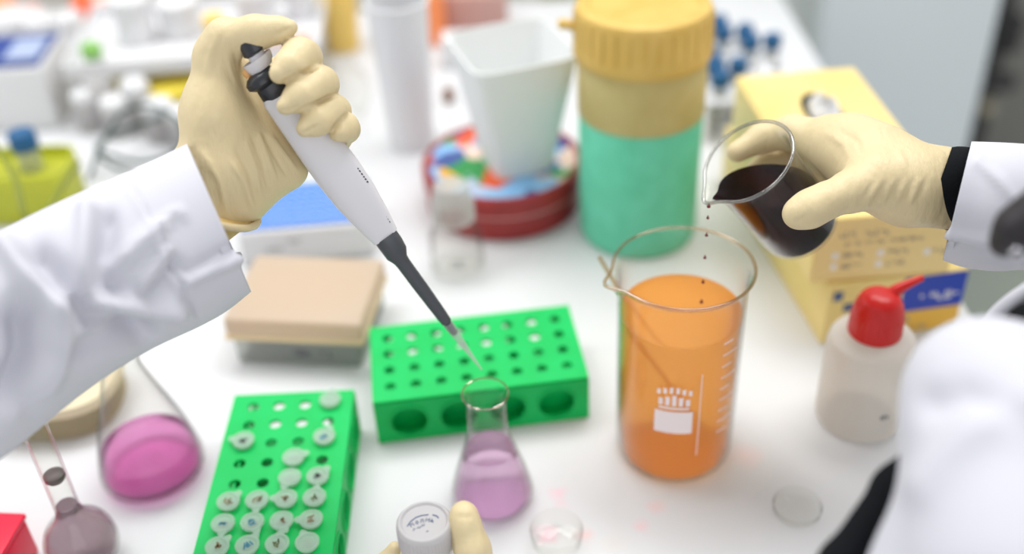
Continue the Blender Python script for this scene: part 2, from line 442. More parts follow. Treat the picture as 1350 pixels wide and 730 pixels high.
# things beyond the bench
q = thing('fridge', 'pale grey upright appliance standing behind the yellow box', 'appliance', (.6, 1.55, 0))
child_abs('cabinet_body', BX((.425, 1.34, .02), (.655, 1.9, 1.75), .01), 'panel_grey', q)
child_abs('foot', BX((.45, 1.4, 0), (.63, 1.85, .02)), 'dark_metal', q)
q = thing('pipe_duct', 'white upright duct beyond the blue capped tubes', 'duct', (.28, 1.4, 0))
child_abs('duct_panel', BX((.262, 1.36, 0), (.318, 1.42, 2.2), .004), 'panel_white', q)
q = thing('equipment_cabinet', 'dark grey blurred cabinet in the far right corner', 'cabinet', (1.1, 2.4, 0))
child_abs('cabinet_body', BX((.68, 2.2, .1), (1.9, 2.8, 1.9), .01), 'dark_panel', q)
child_abs('plinth', BX((.72, 2.24, 0), (1.86, 2.78, .1)), 'dark_metal', q)
def aty(u, v, y):
    r = M3 @ np.array([(u - CX) / F, (v - CY) / F, 1.]); return Vector(CAM + r * ((y - CAM[1]) / r[1]))
p = aty(1302, 100, 2.06)
st = thing('equipment_stand', 'black post and crossbar stand before the dark cabinet', 'stand', (p.x, 2.06, 0))
bmx = bmesh.new(); tube(bmx, [(p.x, 2.06, .01), (p.x, 2.06, 1.5)], .020, 16); child_abs('post', bmx, 'dark_metal', st)
bmx = bmesh.new(); tube(bmx, [(p.x - .075, 2.03, p.z), (p.x + .04, 2.03, p.z)], .020, 12); child_abs('crossbar', bmx, 'dark_metal', st)
bmx = bmesh.new(); lathe(bmx, [(0, -.03), (.030, -.025), (.034, .04), (.02, .05), (0, .05)], 24, org=(p.x + .012, 2.05, p.z + .09)); child_abs('clamp', bmx, 'dark_metal', st)
child_abs('base', BX((p.x - .1, 1.98, 0), (p.x + .12, 2.15, .02), .006), 'dark_metal', st)
q = aty(1300, 140, 2.03)
bmx = bmesh.new(); lathe(bmx, [(0, -.02), (.012, -.018), (.015, 0), (.012, .018), (0, .02)], 24, mat=Matrix.Translation(q) @ Matrix.Rotation(1.4, 4, 'X')); child_abs('dial', bmx, 'grey_brown', st)

# ------------------------------------------------------------------ green racks and their tubes
RW, RD, RH = .148, .082, .038
def rack_mesh():
    bm = bmesh.new(); t = .0022; T = Matrix.Translation
    holed_plate(bm, RW, RD, t, 8, 4, .0039, .004, .006, T((-RW / 2, -RD / 2, RH - t)))
    X90 = Matrix.Rotation(math.pi / 2, 4, 'X'); Z90 = Matrix.Rotation(math.pi / 2, 4, 'Z')
    holed_plate(bm, RW, RH - t, t, 4, 1, .0125, .006, .003, T((-RW / 2, -RD / 2 + t, 0)) @ X90, 24)
    holed_plate(bm, RW, RH - t, t, 4, 1, .0125, .006, .003, T((-RW / 2, RD / 2, 0)) @ X90, 24)
    for x in (-RW / 2, RW / 2 - t):
        for lo, hi in (((-RD / 2 + t, 0), (-RD / 2 + .008, RH - t)), ((RD / 2 - .008, 0), (RD / 2 - t, RH - t)), ((-RD / 2 + .008, 0), (RD / 2 - .008, .004)), ((-RD / 2 + .008, RH - .006), (RD / 2 - .008, RH - t))):
            box(bm, (x, lo[0], lo[1]), (x + t, hi[0], hi[1]))
    holed_plate(bm, RW, RD, .0012, 1, 1, .001, .05, .03, T((-RW / 2, -RD / 2, 0)))
    box(bm, (-RW / 2 + t, -RD / 2 + .013, .0012), (RW / 2 - t, -RD / 2 + .0145, RH - t))
    # collars round the large side openings
    for sy in (-1, 1):
        for i in range(4):
            cx = -RW / 2 + .006 + (RW - .012) * (i + .5) / 4
            lathe(bm, [(.0125, 0), (.0140, 0), (.0140, .0010), (.0125, .0010)], 28, close=True,
                  mat=T((cx, sy * (RD / 2 + (.0010 if sy > 0 else .0000)), .003 + (RH - t - .006) / 2)) @ X90)
    bmesh.ops.remove_doubles(bm, verts=bm.verts, dist=1e-5)
    return bm
def hole_xy(i, j): return (-RW / 2 + .004 + (RW - .008) * (i + .5) / 8, -RD / 2 + .006 + (RD - .012) * (j + .5) / 4)
fl, fr = on(501, 585), on(776, 550); ang2 = math.atan2(fr[1] - fl[1], fr[0] - fl[0])
mid = (fl + fr) / 2 + np.array([-math.sin(ang2), math.cos(ang2), 0]) * RD / 2
rack2 = obj('tube_rack', rack_mesh(), 'green', sharp=30)
rack2.location = empty_at(mid); rack2.rotation_euler.z = ang2 - .004
tag(rack2, 'empty green tube rack lying crosswise behind the small lilac flask', 'rack')
tr_ = on(464, 517, RH); tl_ = on(316, 517, RH)
rz1 = math.radians(-90.4)
rc = (tr_ + tl_) / 2 + np.array([0.0, -RW / 2, 0]); rc[0] -= .0012
rack1 = rack2.copy(); COL.objects.link(rack1); rack1.location = (rc[0], rc[1], BZ); rack1.rotation_euler.z = rz1
rack1['label'] = 'green tube rack half filled with clear microtubes, left of the lilac flask'
def microtube():
    t = thing('microtube', 'x', 'tube')
    obj('tube_body', LA([(0, -.033), (.0012, -.033), (.0022, -.031), (.0038, -.016), (.0039, 0), (.0056, .0004), (.0058, .0022), (.005, .0024), (.0034, .0022), (.0033, -.015), (.0016, -.030), (0, -.0315)], 20), 'tube', t)
    bm = LA([(0, .0026), (.0050, .0026), (.0069, .0028), (.0072, .0046), (.0065, .0052), (.0056, .0050), (.0048, .0040), (0, .0038)], 24)
    # thumb tab
    loft(bm, [superring(.0038, .0007, 0, 14), superring(.0020, .0006, .0038, 14), superring(.0010, .0005, .0050, 14)])
    for v in bm.verts[-42:]:
        x, y, z = v.co; v.co = Vector((.0052 + z, x, .0036 + y))
    obj('lid', bm, 'tube', t)
    return t
MARKS = {}
for nm, c in (('dark', (40, 52, 44)), ('brown', (126, 110, 74)), ('blue', (60, 128, 150)), ('green', (60, 120, 76)), ('olive', (96, 108, 62))):
    M['mark_' + nm] = plain('ink_' + nm, c, .6)
def mark_mesh(seed):
    r = random.Random(seed); bm = bmesh.new()
    for i in range(6):
        a = r.random() * 6.28; d = r.random() * .0026; x, y = d * math.cos(a), d * math.sin(a); b = r.random() * 6.28; l = .0008 + r.random() * .0012
        box(bm, (-l, -.0004, 0), (l, .0004, .0005), mat=Matrix.Translation((x, y, .0037)) @ Matrix.Rotation(b, 4, 'Z'))
    return bm
tube0 = microtube(); first = True
ROWN = ['back', 'second', 'third', 'fourth', 'fifth', 'sixth', 'seventh', 'front']
COLN = ['first', 'second', 'third', 'last']
spots = [(0, 3, 1.5, None), (2, 0, 2.9, 'dark'), (2, 3, 1.2, 'blue'), (3, 2, .4, None), (4, 2, -1.9, None), (4, 3, .9, 'dark'),
         (5, 0, .9, 'brown'), (5, 1, -1.5, 'brown'), (5, 2, 3.0, 'brown'), (5, 3, 1.5, 'olive'), (6, 0, -1.5, 'blue'), (6, 1, -1.1, 'blue'), (6, 2, -1.2, 'brown'), (6, 3, 3.1, 'brown'),
         (7, 0, .9, 'brown'), (7, 1, 1.1, 'blue'), (7, 2, 1.5, 'olive'), (7, 3, 2.0, None)]
for row, colm, a, mk in spots:
    hx, hy = hole_xy(row, colm)            # rack turned: its long side runs away from us
    c, s = math.cos(rz1), math.sin(rz1)
    lx, ly = hx, hy
    px, py = rc[0] + c * lx - s * ly, rc[1] + s * lx + c * ly
    lab = 'clear microtube with %s lid, %s row of the green rack, %s from the left' % ({None: 'plain', 'dark': 'dark marked', 'brown': 'brown marked', 'blue': 'blue marked', 'olive': 'olive marked'}[mk], ROWN[row], COLN[colm])
    loc = (px, py, BZ + RH)
    if first: tube0.location = loc; tube0.rotation_euler.z = a; tube0['label'] = lab; tube0['group'] = 'microtubes in the green rack'; o = tube0; first = False
    else: o = dup(tube0, loc, a, lab, 'microtubes in the green rack')
    if mk: 
        lid = [c_ for c_ in o.children if c_.name.startswith('lid')][0]
        obj('lid_mark', mark_mesh(row * 7 + colm), 'mark_' + mk, lid, smooth=False)

# ------------------------------------------------------------------ glassware on the bench
def vessel(prof_out, th):
    """closed wall from an outer (r, z) profile, bottom centre first, rim last"""
    inn = [(max(r - th, 0), z + (th if i < 2 else 0)) for i, (r, z) in enumerate(prof_out)]
    return prof_out + [((prof_out[-1][0] + inn[-1][0]) / 2, prof_out[-1][1] + th * .6)] + inn[::-1]
def smooth_prof(p, n=6): return [tuple(x) for x in spline([np.array(q) for q in p], n)]

# the tall beaker of orange liquid
B0 = on(887, 588); bk = thing('beaker', 'tall glass beaker of bright orange liquid', 'beaker', empty_at(B0 + np.array([0, 0, .0006])))
bp = [(0, 0), (.030, 0)] + smooth_prof([(.034, .0006), (.0375, .004), (.0388, .010)], 5) + [(.0390, .03), (.0392, .08), (.0396, .135)] + smooth_prof([(.0397, .138), (.0405, .145), (.0428, .1495)], 4)
bm = lathe(bmesh.new(), vessel(bp, .0016), 72)
sp_dir = math.atan2(-.26, -1.0)
for v in bm.verts:                      # pouring lip
    if v.co.z > .128:
        a = math.atan2(v.co.y, v.co.x); d = (a - sp_dir + math.pi) % (2 * math.pi) - math.pi
        k = math.exp(-(d / .2) ** 2) * ((v.co.z - .128) / .022) ** 1.5
        v.co.x += math.cos(sp_dir) * .008 * k; v.co.y += math.sin(sp_dir) * .008 * k; v.co.z -= .001 * k
obj('glass_wall', bm, 'glass', bk)
rim = bmesh.new(); rp = []
for i in range(96):
    a = 2 * math.pi * i / 96; d = (a - sp_dir + math.pi) % (2 * math.pi) - math.pi; k = math.exp(-(d / .2) ** 2)
    rp.append((.0424 * math.cos(a) + math.cos(sp_dir) * .008 * k, .0424 * math.sin(a) + math.sin(sp_dir) * .008 * k, .1500 - .001 * k))
tube(rim, rp, .0011, 10, closed=True); obj('rim', rim, 'glass_amber', bk)
lz = .117
lq = [(0, .0022), (.029, .0022), (.0345, .004), (.0366, .010), (.0370, .03), (.0374, lz - .003), (.0376, lz), (.0366, lz - .0008), (.033, lz - .0012), (0, lz - .0012)]
obj('liquid', LA(lq, 72), 'orange_liq', bk)
def on_cyl(r, ang, z): return Vector((r * math.cos(ang), r * math.sin(ang), z))
def cyl_patch(bm, R, a0, a1, z0, z1, t=.0003, n=8):
    A = [[bm.verts.new(on_cyl(R + rr, a0 + (a1 - a0) * i / n, z)) for i in range(n + 1)] for rr in (0, t) for z in (z0, z1)]
    for i in range(n):
        bm.faces.new((A[2][i], A[2][i + 1], A[3][i + 1], A[3][i])); bm.faces.new((A[0][i], A[0][i + 1], A[1][i + 1], A[1][i]))
    return bm
# printed emblem: a fan of small arches over a solid block
ca = math.atan2(-B0[1], -B0[0]) - .02
bm = bmesh.new(); cyl_patch(bm, .03935, ca - .30, ca + .30, .0500, .0680)
for i in range(5):
    x = -.21 + .105 * i; cyl_patch(bm, .03935, ca + x - .034, ca + x + .034, .0730, .0785 + .003 * (1 - abs(i - 2) / 2), n=3)
for i in range(6):
    x = -.245 + .098 * i; cyl_patch(bm, .03935, ca + x - .026, ca + x + .026, .0815 + .002 * (1 - abs(i - 2.5) / 2.5), .0855 + .003 * (1 - abs(i - 2.5) / 2.5), n=3)
cyl_patch(bm, .03935, ca - .24, ca + .24, .0700, .0716)
obj('emblem', bm, 'logo_white', bk, smooth=False)
bm = bmesh.new()
for i in range(9):
    z = .044 + .009 * i; cyl_patch(bm, .0396, ca + .75, ca + .75 + (.30 if i % 2 else .2), z, z + .0009, n=4)
cyl_patch(bm, .0396, ca + .40, ca + .413, .03, .098, n=2)
obj('graduation', bm, 'logo_white', bk, smooth=False)
rod = bmesh.new(); r1 = at(790, 339, .690); r0 = B0 + np.array([.020, .012, .008])
tube(rod, [r0, r0 * .5 + r1 * .5, r1], .0016, 10); rod = obj('stirring_rod', rod, 'glass_amber'); tag(rod, 'thin glass stirring rod leaning out of the orange beaker', 'rod')

# small flask with lilac liquid
f0 = on(650, 655); fk = thing('conical_flask', 'small conical flask of lilac liquid before the crosswise green rack', 'flask', empty_at(f0 + np.array([0, 0, .0006])))
fp = [(0, 0), (.021, 0)] + smooth_prof([(.0245, .001), (.0268, .005), (.0262, .011), (.0225, .026), (.0165, .046), (.0135, .058), (.0130, .066), (.0130, .080), (.0134, .087), (.0146, .0902)], 5)
obj('glass_wall', LA(vessel(fp, .0012), 64), 'glass', fk)
rim = bmesh.new(); tube(rim, [(.0141 * math.cos(2 * math.pi * i / 48), .0141 * math.sin(2 * math.pi * i / 48), .0905) for i in range(48)], .0007, 8, closed=True); obj('rim', rim, 'glass_amber', fk)
obj('liquid', LA([(0, .0018), (.020, .0018), (.0235, .003), (.0252, .006), (.0246, .011), (.021, .026), (.0160, .044), (.0152, .0436), (0, .0434)], 64), 'lilac_liq', fk)

# larger flask with pink liquid
p0 = on(205, 622); pk = thing('conical_flask', 'larger conical flask of magenta pink liquid below the white sleeve', 'flask', empty_at(p0 + np.array([0, 0, .0006])))
fp = [(0, 0), (.026, 0)] + smooth_prof([(.0305, .001), (.0345, .006), (.0338, .016), (.028, .042), (.018, .074), (.0135, .090), (.0128, .100), (.0128, .118), (.0135, .124), (.015, .127)], 5)
obj('glass_wall', LA(vessel(fp, .0013), 64), 'glass_soft', pk)
obj('liquid', LA([(0, .002), (.025, .002), (.0300, .003), (.0328, .007), (.0322, .0165), (.0306, .025), (.0296, .0244), (0, .0240)], 64), 'pink_liq', pk)

# round flask with long neck
v0 = on(119, 742); vk = thing('volumetric_flask', 'round flask of grey violet liquid with a long thin neck', 'flask', empty_at(v0 + np.array([0, 0, .0006])))
fp = [(0, 0), (.011, 0)] + smooth_prof([(.014, .001), (.0205, .010), (.0222, .020), (.019, .032), (.011, .042), (.0078, .049), (.0074, .060), (.0074, .120), (.0076, .150), (.0092, .153)], 5)
obj('glass_wall', LA(vessel(fp, .001), 48), 'glass', vk)
obj('liquid', LA([(0, .0016), (.0105, .0016), (.0134, .003), (.0192, .011), (.0208, .020), (.0178, .031), (.010, .041), (.0064, .050), (.006, .053), (0, .0526)], 48), 'grey_liq', vk)
obj('residue', LA([(0, .074), (.0050, .0742), (.0062, .076), (.0060, .079), (.0040, .0802), (0, .0800)], 32), plain('brown_residue', (92, 78, 78), .4), vk)

# dish, ring and cap
d0 = on(1050, 674); o = obj('clear_cap', LA([(0, 0), (.0135, 0), (.0150, .0008), (.0156, .006), (.0150, .0064), (.0142, .0016), (0, .0012)], 40), 'glass_soft'); o.location = empty_at(d0 + np.array([0, 0, .0008]))
tag(o, 'small clear plastic cap lying alone before the squeeze bottle', 'cap')
d0 = on(734, 716); o = obj('watch_glass', LA([(0, 0), (.010, .0002), (.0155, .0014), (.0168, .013), (.0158, .0134), (.0147, .0024), (.010, .0014), (0, .0012)], 48), 'glass'); o.location = empty_at(d0 + np.array([0, 0, .0008]))
tag(o, 'small clear glass dish at the bottom edge beside the lilac flask', 'dish')

# squeeze bottle
s0 = on(1131, 548); sb = thing('squeeze_bottle', 'milky squeeze bottle with red screw cap before the yellow boxes', 'bottle', empty_at(s0))
sp = [(0, 0), (.024, 0)] + smooth_prof([(.0270, .001), (.0292, .005), (.0295, .02), (.0294, .056), (.0290, .064), (.0268, .0710), (.0200, .0748), (.0155, .0765)], 5) + [(.0150, .080), (0, .080)]
obj('bottle_body', LA(sp, 56), 'pe', sb)
bm = LA([(.0158, .0745), (.0168, .075), (.0170, .079), (.0164, .092), (.0150, .0985)] + smooth_prof([(.0145, .0995), (.0120, .104), (.007, .107), (0, .1078)], 4), 48)
for i in range(28):
    a = 2 * math.pi * i / 28; tube(bm, [(.0168 * math.cos(a), .0168 * math.sin(a), .0765), (.0162 * math.cos(a), .0162 * math.sin(a), .091)], .0006, 6)
cap = obj('screw_cap', bm, 'red', sb)
bm = bmesh.new(); tube(bm, spline([(.004, .002, .100), (.010, .003, .106), (.0165, .004, .1095), (.027, .0055, .1135)], 6), np.linspace(.0052, .0020, 19), 14); obj('nozzle', bm, 'red', cap)
bm = bmesh.new(); sa = math.atan2(-s0[1], -s0[0])
for k, a in enumerate((.50, .56, .64)): cyl_patch(bm, .0297, sa + a, sa + a + .035, .024, .0272 + .001 * (k == 1), n=2)
obj('printed_mark', bm, 'ink', sb, smooth=False)

# ------------------------------------------------------------------ green canister
c0 = (.112, .80); cn = thing('canister', 'tall green canister with yellow screw lid', 'canister', wpt(*c0))
obj('canister_body', LA([(0, 0), (.0470, 0), (.0490, .0015), (.0502, .006), (.0508, .116), (.0500, .1175), (0, .1175)], 64), 'canister_green', cn)
obj('collar', LA([(.0480, .1172), (.0512, .1172), (.0516, .119), (.0518, .166), (.0505, .168), (.0480, .168)], 64, close=True), 'canister_beige', cn)
bm = LA([(.0490, .166), (.0535, .166), (.0550, .1685), (.0550, .1745), (.0538, .177), (.0534, .2030), (.0515, .2065), (.044, .2080), (.042, .2060), (0, .2060)], 72)
lidc = obj('screw_lid', bm, 'canister_yellow', cn)
bm = bmesh.new()
for i in range(30):
    a = 2 * math.pi * i / 30; tube(bm, [(.0534 * math.cos(a), .0534 * math.sin(a), .178), (.0532 * math.cos(a), .0532 * math.sin(a), .2020)], .0014, 8)
obj('grip_rib', bm, 'canister_yellow', lidc)
bm = bmesh.new(); tube(bm, spline([(-.052, 0, .190), (-.060, .002, .192), (-.0645, .004, .191)], 5), .0042, 12); obj('lid_tab', bm, 'canister_yellow', lidc)

# ------------------------------------------------------------------ red tin and white tapered pot
t0 = on(662, 201, .042); t0[2] = BZ; t0[1] -= .011
tn = thing('cake_tin', 'round red tin with brightly printed lid under the white pot', 'tin', empty_at(t0))
TR = .0715
obj('tin_body', LA([(0, 0), (TR - .003, 0), (TR - .001, .0012), (TR - .0008, .030), (TR - .004, .0305), (0, .0305)], 80), 'tin_red', tn)
lidt = obj('lid_rim', LA([(TR - .0006, .0255), (TR + .0012, .0255), (TR + .0016, .028), (TR + .0012, .040), (TR - .001, .0424), (TR - .004, .0424), (TR - .006, .0402), (TR - .006, .0305), (TR - .0008, .0305)], 80, close=True), 'tin_red', tn)
obj('lid_print', LA([(0, .0306), (TR - .0058, .0306), (TR - .0058, .0405), (0, .0405)], 80), 'tin_lid', lidt)
obj('silver_band', LA([(TR + .0008, .0238), (TR + .0014, .0240), (TR + .0014, .0254), (TR + .0008, .0256)], 80, close=True), plain('pale_band', (206, 150, 146), .4), lidt)
# pot
w0 = on(681, 212, .0406); wp = obj('white_pot', bmesh.new(), 'styro', None); 
bm = bmesh.new(); hb, ht, hh = .0270, .0465, .112
rings = [superring(hb, hb, 0, 40, .32), superring(hb * 1.01, hb * 1.01, .002, 40, .32), superring((hb + ht) / 2, (hb + ht) / 2, hh / 2, 40, .3), superring(ht, ht, hh, 40, .28), superring(ht - .0014, ht - .0014, hh, 40, .28),
         superring((hb + ht) / 2 - .0014, (hb + ht) / 2 - .0014, hh / 2, 40, .3), superring(hb - .0014, hb - .0014, .002, 40, .32)]
loft(bm, rings); bm.to_mesh(wp.data); wp.data.polygons.foreach_set('use_smooth', [True] * len(wp.data.polygons)); wp.data.set_sharp_from_angle(angle=math.radians(35))
bm.free()
wp.location = (w0[0], w0[1], BZ + .0406); wp.rotation_euler.z = math.radians(18)
tag(wp, 'white open square pot tapering down, standing on the red tin', 'pot')

# clear bottle before the tin
b0 = on(604, 352); sv = thing('plastic_bottle', 'small colourless bottle with frosted cap before the red tin', 'bottle', empty_at(b0))
obj('bottle_body', LA([(0, 0), (.018, 0)] + smooth_prof([(.0205, .001), (.0225, .004), (.0226, .03), (.0215, .036), (.016, .044), (.0135, .048)], 4) + [(.0130, .056), (.0118, .056), (.0120, .048), (.0200, .035), (.0210, .005), (0, .002)], 40), 'glass_soft', sv)
obj('cap', LA([(.0136, .050), (.0175, .050), (.0178, .066), (.0160, .069), (.0145, .0800), (.0135, .0812), (0, .0812)], 40), 'frost_clear', sv)

# tall white cup
c1 = on(543, 188); tw = thing('measuring_cup', 'tall white plastic cup standing left of the red tin', 'cup', empty_at(c1))
obj('cup_wall', LA([(0, 0), (.0215, 0), (.0225, .002), (.0290, .150), (.0275, .150), (.0212, .003), (0, .002)], 48), 'white_plastic', tw)
bm = bmesh.new(); tube(bm, [(.0290 * math.cos(2 * math.pi * i / 48), .0290 * math.sin(2 * math.pi * i / 48), .150) for i in range(48)], .0015, 8, closed=True); obj('rim', bm, 'white_plastic', tw)

# ------------------------------------------------------------------ glove boxes
def glyphs(bm, x0, x1, z0, z1, mat, seed, dens=1.0):
    """a printed line too blurred to read: short uneven strokes"""
    r = random.Random(seed); x = x0; h = z1 - z0
    while x < x1:
        w = h * (.28 + .4 * r.random())
        if r.random() < .14: x += h * .5; continue
        a, b = z0 + h * .5 * (r.random() < .4), z1 - h * .35 * (r.random() < .5)
        box(bm, (x, -.0003, a), (x + w * .35, 0, b), mat=mat)
        box(bm, (x, -.0003, a), (x + w, 0, a + h * .2), mat=mat)
        if r.random() < .5: box(bm, (x + w * .65, -.0003, a), (x + w, 0, b), mat=mat)
        x += w + h * .16
    return bm
g0, g1 = on(1082, 455), on(1258, 427); ga = math.atan2(g1[1] - g0[1], g1[0] - g0[0]); gw, gd, gh = .107, .245, .055
gb = thing('glove_box', 'lower yellow glove box with blue label, under the other', 'box', empty_at(g0), ga * .8)
obj('carton', BX((0, 0, 0), (gw, gd, gh), .0012), 'box_yellow', gb)
I4 = Matrix.Identity(4)
obj('orange_band', BX((.030, -.0004, .002), (gw - .0008, .0, .022)), 'box_orange', gb, smooth=False)
obj('blue_label', BX((.058, -.0006, .0225), (gw - .0008, .0, .0535)), 'label_blue', gb, smooth=False)
bm = bmesh.new(); glyphs(bm, .072, .100, .030, .0375, Matrix.Translation((0, -.0006, 0)), 3); obj('label_print', bm, 'print_white', gb, smooth=False)
bm = bmesh.new(); glyphs(bm, .034, .066, .012, .018, Matrix.Translation((0, -.0004, 0)), 4); glyphs(bm, .050, .085, .004, .008, Matrix.Translation((0, -.0004, 0)), 9); obj('band_print', bm, 'print_grey', gb, smooth=False)
bm = bmesh.new(); box(bm, (.004, -.0005, .041), (.011, 0, .049), mat=I4); box(bm, (.013, -.0005, .030), (.021, 0, .037), mat=I4); obj('corner_print', bm, 'marker_blue', gb, smooth=False)
h0 = on(1066, 374, gh); hb_ = thing('glove_box', 'upper yellow glove box with oval opening, stacked on another', 'box', (h0[0], h0[1], BZ + gh), math.radians(3.2))
gw2, gd2 = .104, .228
obj('carton', BX((0, 0, 0), (gw2, gd2, .055), .0012), 'box_yellow', hb_)
obj('front_panel', BX((.0015, -.0004, .0015), (gw2 - .0015, 0, .0535)), 'box_front', hb_, smooth=False)
bm = bmesh.new()
glyphs(bm, .018, .052, .0385, .0440, Matrix.Translation((0, -.0004, 0)), 11); glyphs(bm, .022, .080, .0315, .0345, Matrix.Translation((0, -.0004, 0)), 12)
for k, (x, z) in enumerate(((.022, .021), (.022, .0115), (.055, .0205), (.055, .0110), (.088, .018))): glyphs(bm, x, x + (.014 if k < 4 else .012), z, z + .0045, Matrix.Translation((0, -.0004, 0)), 20 + k)
obj('front_print', bm, 'print_grey', hb_, smooth=False)
for x, z in ((.014, .0205), (.014, .0110), (.047, .0200), (.047, .0105), (.0815, .0175)): obj('tick_box', BX((x, -.0008, z), (x + .0048, 0, z + .0055)), 'print_white', hb_, smooth=False)
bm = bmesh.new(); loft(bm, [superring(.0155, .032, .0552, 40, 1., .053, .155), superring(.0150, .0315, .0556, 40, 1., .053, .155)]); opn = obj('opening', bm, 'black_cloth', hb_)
tip_ = []
bm = bmesh.new(); lathe(bm, smooth_prof([(.0105, .0), (.0120, .002), (.0095, .007), (.005, .010), (0, .0105)], 5), 40)
for v in bm.verts:
    a = math.atan2(v.co.y, v.co.x); v.co.z *= 1 + .35 * math.sin(5 * a); v.co.y *= 2.1; v.co.x *= 1.05; v.co += Vector((.053, .150, .0553))
obj('glove_tip', bm, plain('pale_glove', (206, 206, 208), .4), opn)

# ------------------------------------------------------------------ blue capped tubes in a pale rack
k0 = on(985, 150); kr = thing('tube_stand', 'pale rack of blue capped tubes right of the green canister', 'rack', (k0[0] - .004, k0[1] + .03, BZ))
bm = bmesh.new(); T = Matrix.Translation
holed_plate(bm, .10, .17, .002, 4, 6, .0076, .005, .006, T((-.05, -.085, .040))); box(bm, (-.05, -.085, 0), (.05, .085, .003))
obj('rack_plate', bm, 'white_plastic', kr)
for x in (-.05, .046): obj('rack_side', BX((x, -.085, .003), (x + .004, .085, .040)), 'white_plastic', kr)
ct = thing('capped_tube', 'blue capped tube in the blurred pale rack behind the green canister', 'tube', group='blue capped tubes')
obj('tube_body', LA([(0, -.036), (.0022, -.036), (.0066, -.020), (.0070, 0), (.0070, .012), (0, .012)], 20), 'frost_clear', ct)
bm = LA([(.0074, .010), (.0088, .010), (.0088, .022), (.0080, .0235), (0, .0235)], 24)
for i in range(16): tube(bm, [(.0088 * math.cos(.3927 * i), .0088 * math.sin(.3927 * i), .011), (.0088 * math.cos(.3927 * i), .0088 * math.sin(.3927 * i), .0215)], .0006, 6)
obj('cap', bm, 'blue_cap', ct)
def khole(i, j): return (-.05 + .005 + .09 * (i + .5) / 4, -.085 + .006 + .158 * (j + .5) / 6)
used = [(0, 0), (0, 1), (0, 2), (1, 1), (0, 4), (1, 5), (1, 4), (2, 4), (3, 3), (2, 3), (0, 5)]
for n, (i, j) in enumerate(used):
    x, y = khole(i, j); loc = (kr.location.x + x, kr.location.y + y, BZ + .042)
    if n == 0: ct.location = loc
    else: dup(ct, loc)

# ------------------------------------------------------------------ tip boxes on the left
a0, a1 = on(308, 480), on(482, 491); aa = math.atan2(a1[1] - a0[1], a1[0] - a0[0])
tb = thing('tip_box', 'low see-through box with a beige lid behind the green racks', 'box', empty_at(a0), aa + .02)
aw, ad = float(np.hypot(*(a1 - a0)[:2])), .082
obj('box_body', BX((.003, .002, 0), (aw - .003, ad, .024), .003), 'frost_clear', tb)
obj('lid', BX((-.001, 0, .026), (aw + .001, ad + .002, .044), .004), 'beige_lid', tb)
obj('lid_edge', BX((-.0015, -.0008, .0242), (aw + .0015, ad + .0025, .0285), .001), 'tan_edge', tb)
bm = bmesh.new(); glyphs(bm, .045, .062, .010, .016, Matrix.Translation((0, .0018, 0)), 31); glyphs(bm, .070, .082, .010, .016, Matrix.Translation((0, .0018, 0)), 32); obj('printed_mark', bm, 'ink', tb, smooth=False)
def tip_rack(label, o3, ang, w, d, h, bodym, gridm, nx=12, ny=8, hr=.0030):
    t = thing('tip_rack', label, 'box', empty_at(o3), ang)
    obj('box_body', BX((0, 0, 0), (w, d, h), .003), bodym, t)
    bm = bmesh.new(); holed_plate(bm, w - .006, d - .006, .0016, nx, ny, hr, .002, .002, T((.003, .003, h + .0002)), 10)
    obj('grid_plate', bm, gridm, t, smooth=False)
    return t
e0, e1 = on(322, 352), on(474, 352)
tr2 = tip_rack('white tip box with a bright blue grid top below the raised glove', e0, 0.06, .112, .075, .034, 'white_plastic', 'blue_mid')
bm = bmesh.new(); glyphs(bm, .040, .052, .020, .024, Matrix.Translation((0, -.0002, 0)), 41); glyphs(bm, .020, .034, .014, .017, Matrix.Translation((0, -.0002, 0)), 42); obj('printed_mark', bm, 'ink', tr2, smooth=False)

e0 = on(-62, 178); tr3 = tip_rack('white box topped by a dark blue grid and pale label, far left', e0, .02, .112, .085, .070, 'white_plastic', 'blue_deep', hr=.0022)
obj('lid_label', BX((.070, .014, .0735), (.104, .066, .0745)), 'blue_pale', tr3, smooth=False)

# lime bottle and blue capped tube
l0 = on(-30, 300); lb = thing('lime_tub', 'lime green plastic tub at the left edge', 'tub', empty_at(l0), -.02)
bm = bmesh.new(); W_, D_, H_ = .0445, .030, .050
loft(bm, [superring(W_ * .94, D_ * .94, 0, 40, .4, W_, D_), superring(W_, D_, .004, 40, .4, W_, D_), superring(W_, D_, H_, 40, .4, W_, D_), superring(W_ - .002, D_ - .002, H_, 40, .4, W_, D_), superring(W_ - .003, D_ - .003, .004, 40, .4, W_, D_)])
obj('tub_wall', bm, 'lime', lb)
bm = bmesh.new(); loft(bm, [superring(W_ - .0022, D_ - .0022, .004, 40, .4, W_, D_), superring(W_ - .0022, D_ - .0022, .040, 40, .4, W_, D_)]); obj('filling', bm, 'lime', lb)
u0 = on(28, 250, .02); cu = thing('sample_tube', 'single tube with a teal blue cap standing in the lime tub', 'tube', (l0[0] + .052, l0[1] + .034, BZ - .010))
obj('tube_body', LA([(0, 0), (.003, 0), (.0100, .016), (.0105, .078), (0, .078)], 28), 'frost_clear', cu)
obj('cap', LA([(.0108, .072), (.0125, .072), (.0125, .086), (.011, .088), (0, .088)], 32), 'blue_cap', cu)

